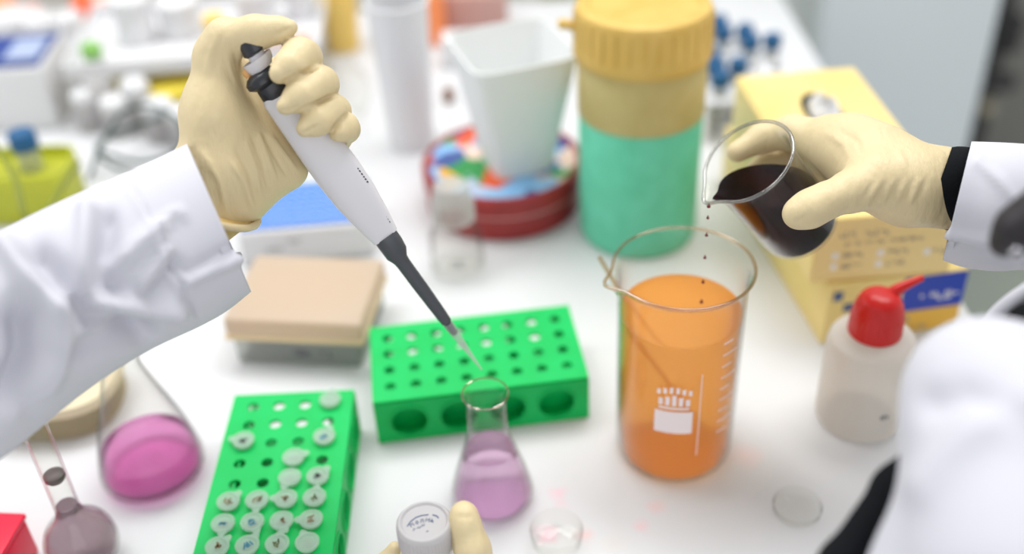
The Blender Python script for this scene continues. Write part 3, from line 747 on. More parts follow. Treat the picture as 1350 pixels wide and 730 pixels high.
# cables
bm = bmesh.new()
def cab(pts, z): return [on(u, v, zz) for (u, v), zz in zip(pts, z)]
path = cab([(118, 235), (130, 200), (160, 150), (200, 140), (236, 160), (238, 196), (190, 214), (150, 206), (128, 196), (150, 176), (200, 158), (240, 150), (262, 156), (250, 200), (200, 230), (160, 225), (130, 206)],
           [.004, .02, .045, .055, .05, .03, .012, .01, .02, .03, .034, .03, .02, .008, .005, .012, .02])
tube(bm, spline(path, 8), .0022, 8)
cb = obj('cable', bm, 'wire'); tag(cb, 'loose loops of thin grey cable behind the white sleeve', 'cable')
bm = bmesh.new(); path = [on(-25, 180, .10), on(0, 200, .095), on(22, 240, .085), on(34, 285, .07), on(60, 285, .06), on(85, 240, .06), on(104, 215, .05)]
tube(bm, spline(path, 8), .0026, 8); cb = obj('cable', bm, 'wire_olive'); tag(cb, 'olive cable dipping in front of the lime tub', 'cable')

# shelf with small things on it, white bottles before it
sh0 = on(84, 106, .055); sh0[2] = BZ; sh = thing('shelf_riser', 'low white riser tray loaded with small plastic items', 'shelf', (sh0[0], sh0[1], BZ), .05)
SW, SD, SH = .262, .16, .055
bm = BX((0, 0, SH), (SW, SD, SH + .004), .001); 
for lo, hi in (((0, 0, SH), (SW, .003, SH + .016)), ((0, SD - .003, SH), (SW, SD, SH + .016)), ((0, 0, SH), (.003, SD, SH + .016)), ((SW - .003, 0, SH), (SW, SD, SH + .016))): box(bm, lo, hi)
obj('tray', bm, 'white_plastic', sh)
for x in (.006, SW - .014):
    for y in (.006, SD - .014): obj('leg', BX((x, y, 0), (x + .008, y + .008, SH + .001), .0008), 'white_plastic', sh)
def local(par, x, y, z=0):
    a = par.rotation_euler.z; return (par.location.x + math.cos(a) * x - math.sin(a) * y, par.location.y + math.sin(a) * x + math.cos(a) * y, par.location.z + z)
def screw_pot(name, label, cat, loc, r, h, body, capm, caph=.012, group=None, capr=1.06):
    t = thing(name, label, cat, loc, group=group)
    obj('pot_body', LA([(0, 0), (r * .9, 0), (r, .002), (r, h * .8), (r * .86, h), (0, h)], 32), body, t)
    bm = LA([(r * .86, h - .002), (r * capr, h - .002), (r * capr, h + caph - .002), (r * capr * .9, h + caph), (0, h + caph)], 32); obj('cap', bm, capm, t)
    return t
ts = SH + .004
screw_pot('sample_pot', 'small clear pot with leaf green cap on the white riser', 'pot', local(sh, .026, .030, ts), .010, .010, 'frost_clear', 'leaf_green', .010)
screw_pot('sample_pot', 'pale pot with peach cap on the white riser', 'pot', local(sh, .150, .060, ts), .011, .020, 'frost_clear', 'yellow_soft', .010)
screw_pot('sample_pot', 'squat terracotta coloured pot on the white riser', 'pot', local(sh, .178, .028, ts), .014, .010, 'terracotta', 'terracotta', .006)
bm = BX((0, 0, 0), (.050, .030, .012), .003); o = obj('slide_case', bm, plain('dusky_pink', (206, 178, 164), .5)); o.location = local(sh, .200, .020, ts); tag(o, 'flat dusky pink case lying on the white riser', 'case')
for i, (x, y, r, h) in enumerate(((.062, .080, .020, .040), (.108, .090, .022, .030), (.190, .100, .022, .032), (.238, .115, .017, .036))):
    screw_pot('white_jar', ['white jar on the riser behind the green capped pot', 'second white jar from the left on the white riser', 'third white jar from the left on the white riser', 'white jar on the riser nearest the raised glove'][i], 'jar', local(sh, x, y, ts), r, h, 'white_plastic', 'white_plastic', .010, 'white jars on the riser')
# under the riser
o = obj('yellow_case', BX((0, 0, 0), (.11, .04, .034), .006), plain('muted_yellow', (214, 202, 120), .5)); o.location = local(sh, .03, .05); tag(o, 'muted yellow case pushed under the white riser', 'case')
o = obj('brown_pad', BX((0, 0, 0), (.10, .05, .026), .006), 'grey_brown'); o.location = local(sh, .16, .05); tag(o, 'grey brown block under the white riser', 'block')
y0 = on(238, 152); o = screw_pot('yellow_pot', 'round bright yellow pot beside the raised glove', 'pot', empty_at(y0), .026, .030, 'yellow', 'yellow', .010)
# white round capped bottles
wb = [(122, 168, .014, .038, 'white bottle leftmost in the row behind the cables'), (160, 176, .015, .036, 'second white bottle from the left behind the cables'),
      (191, 166, .016, .046, 'third and tallest white bottle behind the cables'), (218, 180, .017, .036, 'fourth white bottle from the left behind the cables'), (246, 188, .015, .034, 'white bottle behind the cables nearest the raised glove')]
for u, v, r, h, lab in wb:
    p = on(u, v); t = thing('white_bottle', lab, 'bottle', empty_at(p), group='white bottles behind the cables')
    obj('bottle_body', LA([(0, 0), (r * .92, 0), (r, .002), (r, h * .7), (r * .7, h * .86), (0, h * .86)], 32), 'frost', t)
    obj('cap', LA([(r * .6, h * .80)] + smooth_prof([(r * .9, h * .82), (r * .94, h), (r * .7, h * 1.16), (0, h * 1.22)], 5), 32), 'white_plastic', t)
# row at the very back left
def back(u, v, z=0): return empty_at(on(u, v, z))
screw_pot('orange_jar', 'white jar with orange red lid at the top left corner', 'jar', back(-4, 44), .030, .026, 'white_plastic', 'orange_soft', .012)
screw_pot('orange_jar', 'narrow jar with orange lid beside the corner jar', 'jar', back(44, 46), .016, .024, 'white_plastic', plain('pink_lid', (246, 196, 190), .5), .010)
bm = BX((0, 0, 0), (.018, .04, .045), .004); o = obj('orange_box', bm, 'orange_red'); o.location = back(104, 48); tag(o, 'small upright orange red carton at the top left', 'carton')
bm = BX((0, 0, 0), (.045, .04, .040), .005); o = obj('pink_box', bm, 'pinkish'); o.location = back(126, 48); tag(o, 'pale pink carton right of the orange red one', 'carton')
screw_pot('yellow_jar', 'squat jar with wide yellow lid at the top edge', 'jar', back(226, 44), .024, .008, 'white_plastic', 'yellow', .014)
for i, (u, v, r) in enumerate(((20, 58, .026), (62, 62, .020), (98, 60, .018))):
    screw_pot('white_jar', ['white jar below the orange lidded corner jar', 'middle white jar of the three at the top left', 'white jar below the orange red carton'][i], 'jar', back(u, v), r, .030, 'white_plastic', 'white_plastic', .01, 'white jars at the top left')
# between glove and cup
y0 = on(454, 62); t = thing('yellow_tub', 'warm yellow tub behind the tall white cup', 'tub', empty_at(y0), .1)
bm = bmesh.new(); loft(bm, [superring(.018, .018, 0, 32, .6), superring(.0225, .022, .07, 32, .6), superring(.0210, .0205, .07, 32, .6), superring(.0170, .017, .003, 32, .6)]); obj('tub_wall', bm, 'yellow_soft', t)
g0_ = on(452, 158); t = thing('glass_bowl', 'empty clear glass bowl behind the fingers of the raised glove', 'bowl', empty_at(g0_))
obj('glass_wall', LA(smooth_prof([(0, 0), (.016, 0), (.028, .012), (.034, .03), (.031, .048), (.022, .058), (.020, .066)], 5) + smooth_prof([(.0188, .066), (.0208, .057), (.0298, .047), (.0326, .03), (.027, .0135), (.015, .0015), (0, .0015)], 5), 48), 'foil', t)
screw_pot('brown_vial', 'tiny brown vial between the tall cup and the red tin', 'vial', back(592, 134), .006, .010, 'brown', 'brown', .005)
o = obj('orange_carton', BX((0, 0, 0), (.020, .03, .07), .003), 'orange_soft'); o.location = back(566, 62); tag(o, 'slim orange carton right of the tall white cup', 'carton')
o = obj('rose_box', BX((0, 0, 0), (.075, .05, .05), .004), 'rose_brown'); o.location = back(588, 48); tag(o, 'rose brown box behind the white pot', 'box')
o = obj('white_carton', BX((0, 0, 0), (.05, .03, .035), .004), 'white_plastic'); o.location = back(584, 92); tag(o, 'small white carton between tall cup and white pot', 'carton')

# cream tub with blue knob, red box
k0 = on(84, 536); t = thing('cream_dish', 'shallow see-through dish with cream lid and blue knob under the sleeve', 'dish', empty_at(k0))
bm = bmesh.new(); loft(bm, [superring(.040, .034, 0, 48, .75), superring(.045, .038, .004, 48, .75), superring(.046, .039, .022, 48, .75), superring(.040, .033, .023, 48, .75)]); obj('dish_body', bm, 'cream_clear', t)
bm = bmesh.new(); loft(bm, [superring(.046, .039, .022, 48, .75), superring(.048, .041, .024, 48, .75), superring(.046, .039, .030, 48, .75), superring(.034, .028, .0305, 48, .75), superring(.032, .026, .027, 48, .75)]); ld = obj('lid', bm, 'cream', t)
obj('knob', LA([(0, .026), (.009, .026), (.010, .030), (.009, .036), (0, .037)], 32, org=(.004, .006, 0)), 'blue_cap', ld)
r0_ = on(42, 745); bm = BX((-.06, -.05, 0), (0, .012, .030), .002); rb = thing('red_box', 'bright crimson plastic box in the bottom left corner', 'box', empty_at(r0_), -.12)
obj('box_body', bm, 'crimson', rb); obj('lid', BX((-.0608, -.0508, .0302), (.0008, .0128, .034), .001), 'crimson', rb)
obj('white_mark', BX((-.040, -.002, .0342), (-.022, .002, .0346)), 'print_white', rb, smooth=False)

# ------------------------------------------------------------------ micropipette
PA, PB = at(345, 94, .578), at(635, 487, .660); PL = float(np.linalg.norm(PB - PA)); ax = (PB - PA) / PL
vw = (PA + PB) / 2 - CAM; vw /= np.linalg.norm(vw)
pxa = np.cross(vw, ax); pxa /= np.linalg.norm(pxa)           # across
if pxa @ M3[:, 0] < 0: pxa = -pxa
pya = np.cross(ax, pxa)
if pya @ vw < 0: pya = -pya                                   # away from the lens
sc = lambda t: t / 488.0 * PL
def prof(stations, e=.75, n=40, flat=.9):
    """stations (along px, half width px, offset px) -> rings round the pipette axis"""
    out = []
    for s in stations:
        t, w, off = s[0], s[1], (s[2] if len(s) > 2 else 0); fl_ = s[3] if len(s) > 3 else flat
        d = .578 + (.66 - .578) * t / 488; W = w * d / F; c = PA + ax * sc(t) + pxa * off * d / F; ring = []
        for i in range(n):
            a = 2 * math.pi * i / n; ca_, sa_ = math.cos(a), math.sin(a)
            ring.append(Vector(c + pxa * W * math.copysign(abs(ca_) ** e, ca_) + pya * W * fl_ * math.copysign(abs(sa_) ** e, sa_)))
        out.append(ring)
    return out
def pl_(st, **k): return loft(bmesh.new(), prof(st, **k))
pip = thing('micropipette', 'white and dark grey micropipette held over the small lilac flask', 'pipette', (0, 0, 0))
obj('barrel', pl_([(30, 22, 0), (36, 25, 0), (60, 27, 1), (110, 30, 2), (150, 31, 2), (190, 29, 2), (225, 24, 2), (250, 19.5, 2), (255, 18.5, 2), (256, 15, 2)], e=.62, flat=.62), 'pip_white', pip)
obj('head', pl_([(2, 14, 0), (5, 19, 0), (14, 21, 0), (24, 22, 0), (33, 22.5, 0), (38, 20, 0)], e=.8, flat=.68), 'pip_black', pip)
obj('finger_hook', pl_([(-3, 12, -4), (0, 19, -5), (5, 23, -6), (11, 23, -6), (16, 17, -5), (18, 12, -4)], e=.9, flat=1.0), 'pip_black', pip)
obj('plunger_cup', pl_([(-14, 19, 5), (-16, 21.5, 5), (-8, 20, 4), (-2, 16, 2), (-2, 10, 2), (-13, 18, 5)], e=1., flat=.9), 'pip_white', pip)
obj('plunger_rod', pl_([(-30, 10, 8), (-29, 11.5, 8), (-3, 11.5, 5)], e=1., flat=1.), 'pip_white', pip)
obj('push_button', pl_([(-41, 12, 13), (-39, 18, 13), (-34, 19.5, 13), (-24, 19.5, 11), (-21, 15, 10)], e=1., flat=1.), 'pip_black', pip)
obj('tip_ejector', pl_([(-36, 7, 26), (-34, 9, 26), (-22, 9, 25), (-20, 6, 24)], e=.8, flat=.8), 'pip_black', pip)
obj('volume_clip', pl_([(-13, 3, -17), (-9, 5, -18), (-3, 4, -18)], e=.9, flat=.8), 'amber', pip)
sh_ = obj('shaft', pl_([(254, 15.5, 2), (258, 16.5, 2), (268, 16.5, 2), (282, 15.5, 1), (292, 10.5, 0), (300, 9.6, 0), (340, 9.2, 0), (385, 8.0, 0), (400, 7.2, 0), (403, 5.5, 0)], e=.85, flat=.9), 'pip_shaft', pip)
obj('nose_cone', pl_([(402, 5.0, 0), (408, 5.2, 0), (422, 4.0, 0), (423, 2.5, 0)], e=1., flat=1.), 'pip_black', sh_)
obj('disposable_tip', pl_([(404, 6.4, 0), (406, 6.8, 0), (414, 6.4, 0), (432, 4.9, 0), (460, 2.9, 0), (488, 1.0, 0)], e=1., flat=1.), 'clear_tip', pip)
# small print on the barrel
bm = bmesh.new()
def pip_strokes(t0, t1, off, seed):
    r = random.Random(seed); t = t0
    while t < t1:
        d = .578 + .082 * t / 488; k = d / F; w = 2.0 + r.random() * 1.8
        c = PA + ax * sc(t) + pxa * off * k - pya * (halfd(t) * k)
        for a, b in (((0, 0), (w * .45, 5.6)), ((0, 0), (w, 1.4)), ((0, 4.2), (w * .8, 5.6))):
            P4 = [c + ax * x * PL / 488 + pxa * y * k for x, y in ((a[0], a[1]), (b[0], a[1]), (b[0], b[1]), (a[0], b[1]))]
            vs = [bm.verts.new(p) for p in P4]; ws = [bm.verts.new(p - pya * .0004) for p in P4]
            bm.faces.new(ws)
            for i in range(4): bm.faces.new((vs[i], vs[(i + 1) % 4], ws[(i + 1) % 4], ws[i]))
        t += w + 1.2
def halfd(t): return np.interp(t, [150, 190, 225, 250], [31, 29, 24, 19.5]) * .62 * .80
pip_strokes(159, 180, 21, 1); pip_strokes(213, 241, 13, 2)
obj('printed_mark', bm, 'ink', pip, smooth=False)

# ------------------------------------------------------------------ left gloved hand and coat sleeve
left = thing('person', 'person in white coat and cream gloves reaching in from the left, pressing a pipette', 'person', (0, 0, 0))
K = .005
palm = [c for ch in (
    [(278, 215, .588, 36), (282, 150, .588, 36), (284, 72, .582, 25)],          # thumb metacarpal
    [(272, 228, .590, 31), (240, 252, .588, 33), (190, 290, .58, 36)],          # wrist, thumb side
    [(300, 262, .596, 34), (270, 285, .592, 34), (215, 330, .585, 36)],         # wrist, little finger side
    [(305, 240, .598, 44), (312, 190, .604, 42), (318, 118, .612, 26)],         # palm
    [(320, 235, .602, 42), (352, 220, .606, 34), (386, 224, .609, 17)],         # heel of the hand
    [(335, 150, .616, 26), (352, 190, .618, 28)],
    [(302, 88, .602, 20), (326, 100, .612, 22)],
) for c in chain(ch, .016)]
thumb = chain([(284, 76, .582, 26), (298, 51, .578, 25), (338, 43, .572, 21), (368, 39, .570, 15), (384, 36, .570, 8)], .006)
index = chain([(322, 112, .618, 22), (394, 88, .616, 22), (400, 76, .594, 22), (395, 74, .572, 22), (381, 88, .562, 19), (367, 98, .558, 11.5)], .006)
middle = chain([(334, 146, .620, 22), (414, 124, .618, 22), (422, 111, .596, 22), (417, 111, .574, 22.5), (397, 126, .564, 19.5), (376, 140, .560, 11.5)], .006)
ring = chain([(350, 180, .620, 20), (430, 158, .618, 20), (440, 147, .600, 20), (434, 147, .580, 20.5), (417, 159, .570, 18), (401, 170, .565, 10.5)], .006)
little = chain([(366, 206, .618, 16), (446, 182, .616, 15), (456, 170, .600, 16), (454, 167, .588, 16.5), (446, 174, .580, 13)], .006)
folds = [(.0011, 3.5, [(352, 172), (372, 200), (396, 232)]), (.0010, 3.2, [(338, 168), (352, 205), (366, 242)]), (.0010, 3.5, [(322, 180), (338, 225), (344, 268)]),
         (-.0010, 3, [(345, 170), (362, 204), (381, 236)]), (-.0009, 3, [(329, 172), (345, 212), (356, 255)]), (.0012, 4, [(300, 205), (322, 240), (336, 285)]), (-.0009, 3.2, [(308, 190), (329, 230), (342, 280)]),
         (.0008, 4, [(262, 190), (290, 240), (300, 290)]), (.0008, 3, [(312, 60), (318, 78), (323, 100)]), (-.0009, 2.5, [(306, 62), (312, 84), (319, 108)]), (.0007, 3, [(298, 64), (304, 92), (314, 120)]),
         (-.0008, 2.4, [(322, 56), (326, 64), (332, 66)]), (-.0010, 2.2, [(358, 47), (372, 42), (386, 36)]), (.0008, 4, [(285, 45), (276, 80), (272, 110)]), (-.0006, 3, [(294, 40), (286, 70), (284, 100)]),
         (-.0008, 2.0, [(372, 101), (384, 96), (404, 92)]), (-.0008, 2.0, [(368, 146), (384, 144), (402, 136)]), (-.0012, 2.2, [(396, 178), (410, 170), (424, 163)]), (-.0012, 2.2, [(452, 162), (448, 170), (443, 176)]),
         (.0006, 5, [(252, 150), (262, 200), (282, 240)]),
         (-.0026, 2.6, [(368, 112), (392, 100), (424, 86)]), (-.0026, 2.6, [(388, 150), (412, 139), (448, 122)]), (-.0026, 2.6, [(432, 178), (440, 170), (462, 146)])]
blob('glove', [(.006, palm), (.007, thumb), (.002, little), (.0004, ring), (.0004, middle), (.0004, index)], .0010, left, 'glove', folds)
# rolled hem of the glove
def ring_pts(c, a, b, n=48): return [c + a * math.cos(2 * math.pi * i / n) + b * math.sin(2 * math.pi * i / n) for i in range(n)]
wa = (at(336, 297, .594) - at(226, 244, .590)) / 2; wb_ = M3 @ np.array([.05, -.25, 1.]) * .030
wc = (at(336, 297, .594) + at(226, 244, .590)) / 2
bm = bmesh.new(); tube(bm, ring_pts(wc, wa, wb_), .0021, 10, closed=True); obj('glove_hem', bm, 'glove', left)
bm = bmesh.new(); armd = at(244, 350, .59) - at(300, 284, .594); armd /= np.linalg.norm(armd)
loft(bm, [ring_pts(wc + armd * s, wa * f, wb_ * f) for s, f in ((-.001, .90), (.010, .80), (.03, .6))]); obj('forearm', bm, plain('forearm_skin', (206, 176, 110), .6), left)  # darker yellow skin past the glove hem

def sleeve(name, st, th_, par, mat, folds=None, n=96, per=14, e=.9, wob=.0, inner=True, seed=1):
    """st: (u_top, v_top, u_bot, v_bot, depth, thickness) rings from the cuff outward"""
    S = spline([np.array(s, float) for s in st], per); rings = []
    r_ = random.Random(seed)
    for s in S:
        A, B = at(s[0], s[1], s[4]), at(s[2], s[3], s[4]); c = (A + B) / 2; a = (A - B) / 2; w = c - CAM; w = w / np.linalg.norm(w); b = w - a * (w @ a) / (a @ a); b *= s[5] / 2 / np.linalg.norm(b)
        rg = []
        for i in range(n):
            t = 2 * math.pi * i / n; ct_, st_ = math.cos(t), math.sin(t)
            rg.append(c + a * math.copysign(abs(ct_) ** e, ct_) + b * math.copysign(abs(st_) ** e, st_))
        rings.append(np.array(rg))
    c0 = rings[0].mean(0)
    if inner: rings = [c0 + (rings[min(k, len(rings) - 1)] - rings[min(k, len(rings) - 1)].mean(0)) * .965 + (rings[min(k, len(rings) - 1)].mean(0) - c0) for k in (5, 1)] + [c0 + (rings[0] - c0) * .975] + rings
    bm = bmesh.new(); loft(bm, [[Vector(p) for p in rg] for rg in rings], (False, True))
    me = bpy.data.meshes.new(name); bmesh.ops.recalc_face_normals(bm, faces=bm.faces); bm.to_mesh(me); bm.free()
    if folds: do_sculpt(me, folds)
    return obj(name, me, mat, par, sharp=0)
sl_folds = [(-.0016, 2.0, [(167, 233), (200, 285), (225, 345), (246, 392), (264, 424)]), (.0010, 4, [(160, 236), (192, 288), (217, 348), (240, 398)]),
            (.007, 18, [(12, 330), (45, 368), (78, 400)]), (.0065, 15, [(78, 405), (78, 465), (58, 505), (22, 545)]), (-.012, 26, [(24, 420), (34, 470), (20, 530)]), (-.008, 20, [(50, 340), (78, 372), (98, 396)]),
            (.005, 14, [(118, 280), (112, 330), (104, 380)]), (-.005, 15, [(140, 290), (142, 340), (150, 380)]), (.005, 12, [(150, 352), (180, 325), (206, 305)]), (-.006, 14, [(120, 420), (150, 425), (190, 445)]),
            (.006, 12, [(128, 400), (170, 402), (232, 408)]), (.003, 6, [(210, 300), (228, 282), (240, 280)]), (-.003, 5, [(216, 308), (236, 296)]), (.0035, 8, [(244, 370), (285, 352), (318, 338)]), (-.003, 7, [(248, 358), (285, 338), (312, 324)]),
            (-.004, 10, [(200, 395), (220, 372), (232, 350)]), (.004, 9, [(188, 372), (206, 350), (220, 330)]), (-.005, 14, [(100, 470), (130, 455), (190, 440)])]
sl_folds = [(h * (1.4 if s_ > 7 else 1.), s_, pl__) for h, s_, pl__ in sl_folds]
sleeve('coat_sleeve', [(248, 193, 331, 384, .578, .088), (205, 214, 298, 410, .572, .094), (165, 233, 262, 430, .565, .10), (105, 259, 195, 462, .556, .105), (40, 288, 118, 512, .545, .11), (-20, 315, 20, 590, .532, .115), (-110, 350, -120, 690, .515, .12), (-260, 400, -300, 840, .49, .13), (-560, 490, -680, 1080, .46, .15), (-900, 560, -1100, 1300, .43, .17)], .09, left, 'coat', sl_folds, e=.92)

# ------------------------------------------------------------------ tipped beaker in the right hand
RM = np.array([-.59, -.50, -.635]); RM /= np.linalg.norm(RM)        # mouth direction in lens axes
nW = M3 @ RM; mouth = at(986, 212, .620)
zax = Vector(nW); up = Vector((0, 0, 1)); low = -(up - zax * up.dot(zax)).normalized(); yax = zax.cross(low)
HB, RB = .074, .0243
Mb = Matrix((( low.x, yax.x, zax.x, mouth[0] - zax.x * HB), (low.y, yax.y, zax.y, mouth[1] - zax.y * HB), (low.z, yax.z, zax.z, mouth[2] - zax.z * HB), (0, 0, 0, 1)))
tb2 = bpy.data.objects.new('beaker', None); COL.objects.link(tb2); tb2.matrix_world = Mb
tag(tb2, 'small tipped glass beaker of dark red liquid held by a glove', 'beaker')
bp2 = [(0, 0), (.0175, 0)] + smooth_prof([(.020, .0007), (.0234, .004), (.0243, .0085)], 5) + [(RB, .03), (RB + .0003, .062)] + smooth_prof([(RB + .0005, .066), (RB + .0014, .071), (RB + .0034, .0738)], 4)
def lip(bm, z0=.058, a=.006):
    for v in bm.verts:
        if v.co.z > z0:
            th = math.atan2(v.co.y, v.co.x); k = math.exp(-(th / .26) ** 2) * ((v.co.z - z0) / (HB - z0)) ** 1.6; v.co.x += a * k; v.co.z -= .0008 * k
    return bm
obj('glass_wall', lip(LA(vessel(bp2, .0012), 72)), 'glass', tb2)
rp = []
for i in range(96):
    th = 2 * math.pi * i / 96; d = (th + math.pi) % (2 * math.pi) - math.pi; k = math.exp(-(d / .26) ** 2); rp.append(((RB + .0030) * math.cos(th) + .006 * k, (RB + .0030) * math.sin(th), HB - .0001 - .0008 * k))
bm = bmesh.new(); tube(bm, rp, .0011, 10, closed=True); obj('rim', bm, 'rim', tb2)
bm = lip(LA([(0, .0016), (.0168, .0016), (.0194, .0025), (.0221, .005), (.0228, .009), (RB - .0015, .03), (RB - .0012, .062), (RB - .0009, .0665), (RB + .0001, .0715), (RB + .0014, .0736), (0, .0736)], 72))
lipw = Mb @ Vector((RB + .0068, 0, HB - .0016)); Mi = Mb.inverted(); pl_no = (Mi.to_3x3() @ Vector((0, 0, 1))).normalized()
geom = bm.verts[:] + bm.edges[:] + bm.faces[:]
res = bmesh.ops.bisect_plane(bm, geom=geom, dist=1e-6, plane_co=Mi @ lipw, plane_no=pl_no, clear_outer=True)
bmesh.ops.edgeloop_fill(bm, edges=[e_ for e_ in res['geom_cut'] if isinstance(e_, bmesh.types.BMEdge)])
obj('liquid', bm, 'dark_liq', tb2, sharp=35)
# falling drops
lx, ly, lz_ = lipw
for i, (dz, r) in enumerate(((.004, .0012), (.012, .0009), (.024, .0010), (.040, .0010), (.058, .0010), (.073, .0011))):
    bm = LA(smooth_prof([(0, -r), (r * .8, -r * .6), (r, 0), (r * .6, r * .9), (r * .2, r * 1.9), (0, r * 2.3)], 4), 14); o = obj('drop', bm, 'drop'); o.location = (lx + .0006, ly, lz_ - dz)
    tag(o, 'dark red drop falling from the tipped beaker into the orange one', 'drop', 'falling dark red drops')

right = thing('person', 'person in white coat at the right edge, pouring from a small tipped beaker', 'person', (0, 0, 0))
palm = [c for ch in (
    [(1252, 246, .618, 40), (1200, 238, .618, 43), (1150, 214, .626, 46), (1118, 196, .640, 40)],
    [(1248, 258, .612, 36), (1195, 248, .608, 40), (1150, 238, .604, 36)],
    [(1120, 196, .645, 40), (1092, 186, .655, 34)],
    [(1150, 222, .645, 40), (1118, 232, .668, 30)],
    [(1252, 246, .618, 42), (1330, 262, .618, 44)]) for c in chain(ch, .014)]
thumb = chain([(1156, 242, .602, 34), (1122, 252, .596, 26), (1088, 265, .592, 22), (1066, 276, .590, 23), (1051, 282, .590, 19.5)], .006)
index = chain([(1092, 188, .655, 32), (1046, 175, .672, 22), (1005, 182, .682, 18), (972, 200, .680, 14)], .006)
middle = chain([(1098, 205, .668, 28), (1052, 208, .692, 20), (1010, 222, .696, 17), (980, 238, .690, 13)], .006)
ring = chain([(1108, 225, .676, 26), (1066, 240, .704, 18), (1030, 258, .706, 16), (1004, 268, .700, 12)], .006)
little = chain([(1118, 244, .676, 22), (1082, 262, .702, 16), (1056, 280, .704, 13), (1040, 288, .700, 11)], .006)
folds = []
for i in range(9):
    x = 1138 + i * 9; folds.append((.0008 if i % 2 else -.0007, 3.0, [(x + 14, 236 - i * 1.0), (x + 4, 256), (x - 8, 274)]))
folds += [(.0008, 4, [(1180, 190), (1205, 240), (1200, 280)]), (-.0007, 2, [(1044, 293), (1058, 288), (1064, 281)]), (.0007, 5, [(1080, 168), (1112, 190), (1124, 216)]), (-.0006, 4, [(1096, 165), (1130, 186), (1138, 210)])]
blob('glove', [(.006, palm), (.006, thumb), (.002, index), (.002, middle), (.002, ring), (.002, little)], .00125, right, 'glove', folds)
sleeve('knit_cuff', [(1254, 197, 1221, 290, .618, .060), (1266, 196, 1236, 297, .618, .064), (1285, 198, 1256, 304, .618, .066), (1310, 200, 1290, 312, .618, .066)], .06, right, 'black_cloth', per=8)
rs_folds = [(.003, 8, [(1250, 310), (1290, 318), (1340, 322)]), (-.003, 7, [(1250, 322), (1290, 332), (1340, 336)]), (.002, 8, [(1290, 215), (1320, 240), (1345, 275)]), (-.0012, 2, [(1247, 330), (1290, 343), (1340, 348)])]
sleeve('coat_sleeve', [(1280, 190, 1243, 342, .615, .085), (1300, 190, 1272, 352, .614, .09), (1330, 191, 1312, 357, .612, .10), (1370, 193, 1362, 356, .61, .105), (1440, 196, 1450, 368, .60, .11), (1620, 205, 1640, 410, .57, .12), (1860, 260, 1840, 540, .52, .14)], .09, right, 'coat', rs_folds)
# near shoulder of the same person, coat over a black top, hair hanging
def C4(*p): return [PX(q) for q in p]
cg = chain([(1292, 514, .432, 66), (1330, 610, .410, 98), (1350, 760, .390, 130), (1360, 900, .38, 140)], .03) + chain([(1292, 514, .432, 66), (1350, 560, .420, 92), (1460, 620, .41, 120), (1700, 620, .43, 190), (1880, 480, .48, 190)], .03) + chain([(1284, 590, .432, 54), (1280, 668, .425, 62), (1228, 768, .415, 62), (1154, 886, .405, 60)], .02)
blob('coat_front', [(.01, cg)], .0026, right, 'coat', [(.004, 26, [(1215, 640), (1290, 560), (1350, 530)]), (-.004, 24, [(1230, 530), (1270, 520), (1330, 540)])])
bg = chain([(1203, 592, .452, 9), (1178, 640, .450, 24), (1108, 742, .445, 26), (1038, 838, .44, 26)], .006)
blob('black_top', [(.01, bg)], .002, right, 'black_cloth')
bg = chain([(1328, 440, .52, 10), (1362, 436, .50, 32), (1430, 425, .48, 60), (1560, 440, .46, 90), (1720, 470, .45, 130)], .01)
blob('collar', [(.01, bg)], .002, right, 'black_cloth')
bm = bmesh.new(); tube(bm, spline([at(1300, 432, .53), at(1326, 405, .52), at(1356, 384, .51), at(1400, 356, .50)], 6), [.0045] * 19, 10); obj('coat_edge', bm, 'coat', right)
bg = chain([(1322, 322, .45, 14), (1342, 304, .445, 26), (1385, 285, .44, 38), (1460, 220, .43, 62), (1580, 80, .43, 90), (1720, -80, .44, 110)], .01)
blob('hair', [(.01, bg)], .0016, right, 'hair')
bm = bmesh.new(); cc = at(1341, 337, .43); tube(bm, ring_pts(cc, M3[:, 0] * .0026, M3[:, 1] * .0026, 28), .0006, 8, closed=True); obj('earring', bm, 'silver', right)

# ------------------------------------------------------------------ third hand with the capped vial
vx = at(559, 686, .560); vl = thing('sample_vial', 'frosted screw cap vial with handwriting, held at the bottom edge', 'vial', empty_at(vx - np.array([0, 0, .075])))
vt = Matrix.Rotation(math.radians(0), 4, 'X')
VR = .0143
obj('vial_body', LA([(0, 0), (.0115, 0), (.0125, .002), (.0125, .062), (0, .062)], 40), 'frost_clear', vl)
bm = LA([(.0126, .058), (VR, .058), (VR + .0002, .060), (VR, .0735), (VR - .001, .0748), (VR - .0022, .0750), (VR - .003, .0738), (0, .0736)], 64)
for i in range(48): tube(bm, [(VR * math.cos(.1309 * i), VR * math.sin(.1309 * i), .060), (VR * math.cos(.1309 * i), VR * math.sin(.1309 * i), .072)], .0004, 6)
vcap = obj('cap', bm, 'frost', vl)
bm = bmesh.new()
def stroke(pts, r=.00022): tube(bm, [Vector((x * .001, y * .001, .0738)) for x, y in pts], r, 6)
stroke([(-8.6, -2.2), (-7, 1), (-4.5, 3.4), (-1.5, 4.6), (2, 4.9)], .0003); stroke([(4.2, 4.6), (6.4, 3.6), (7.2, 2.2)], .00036)
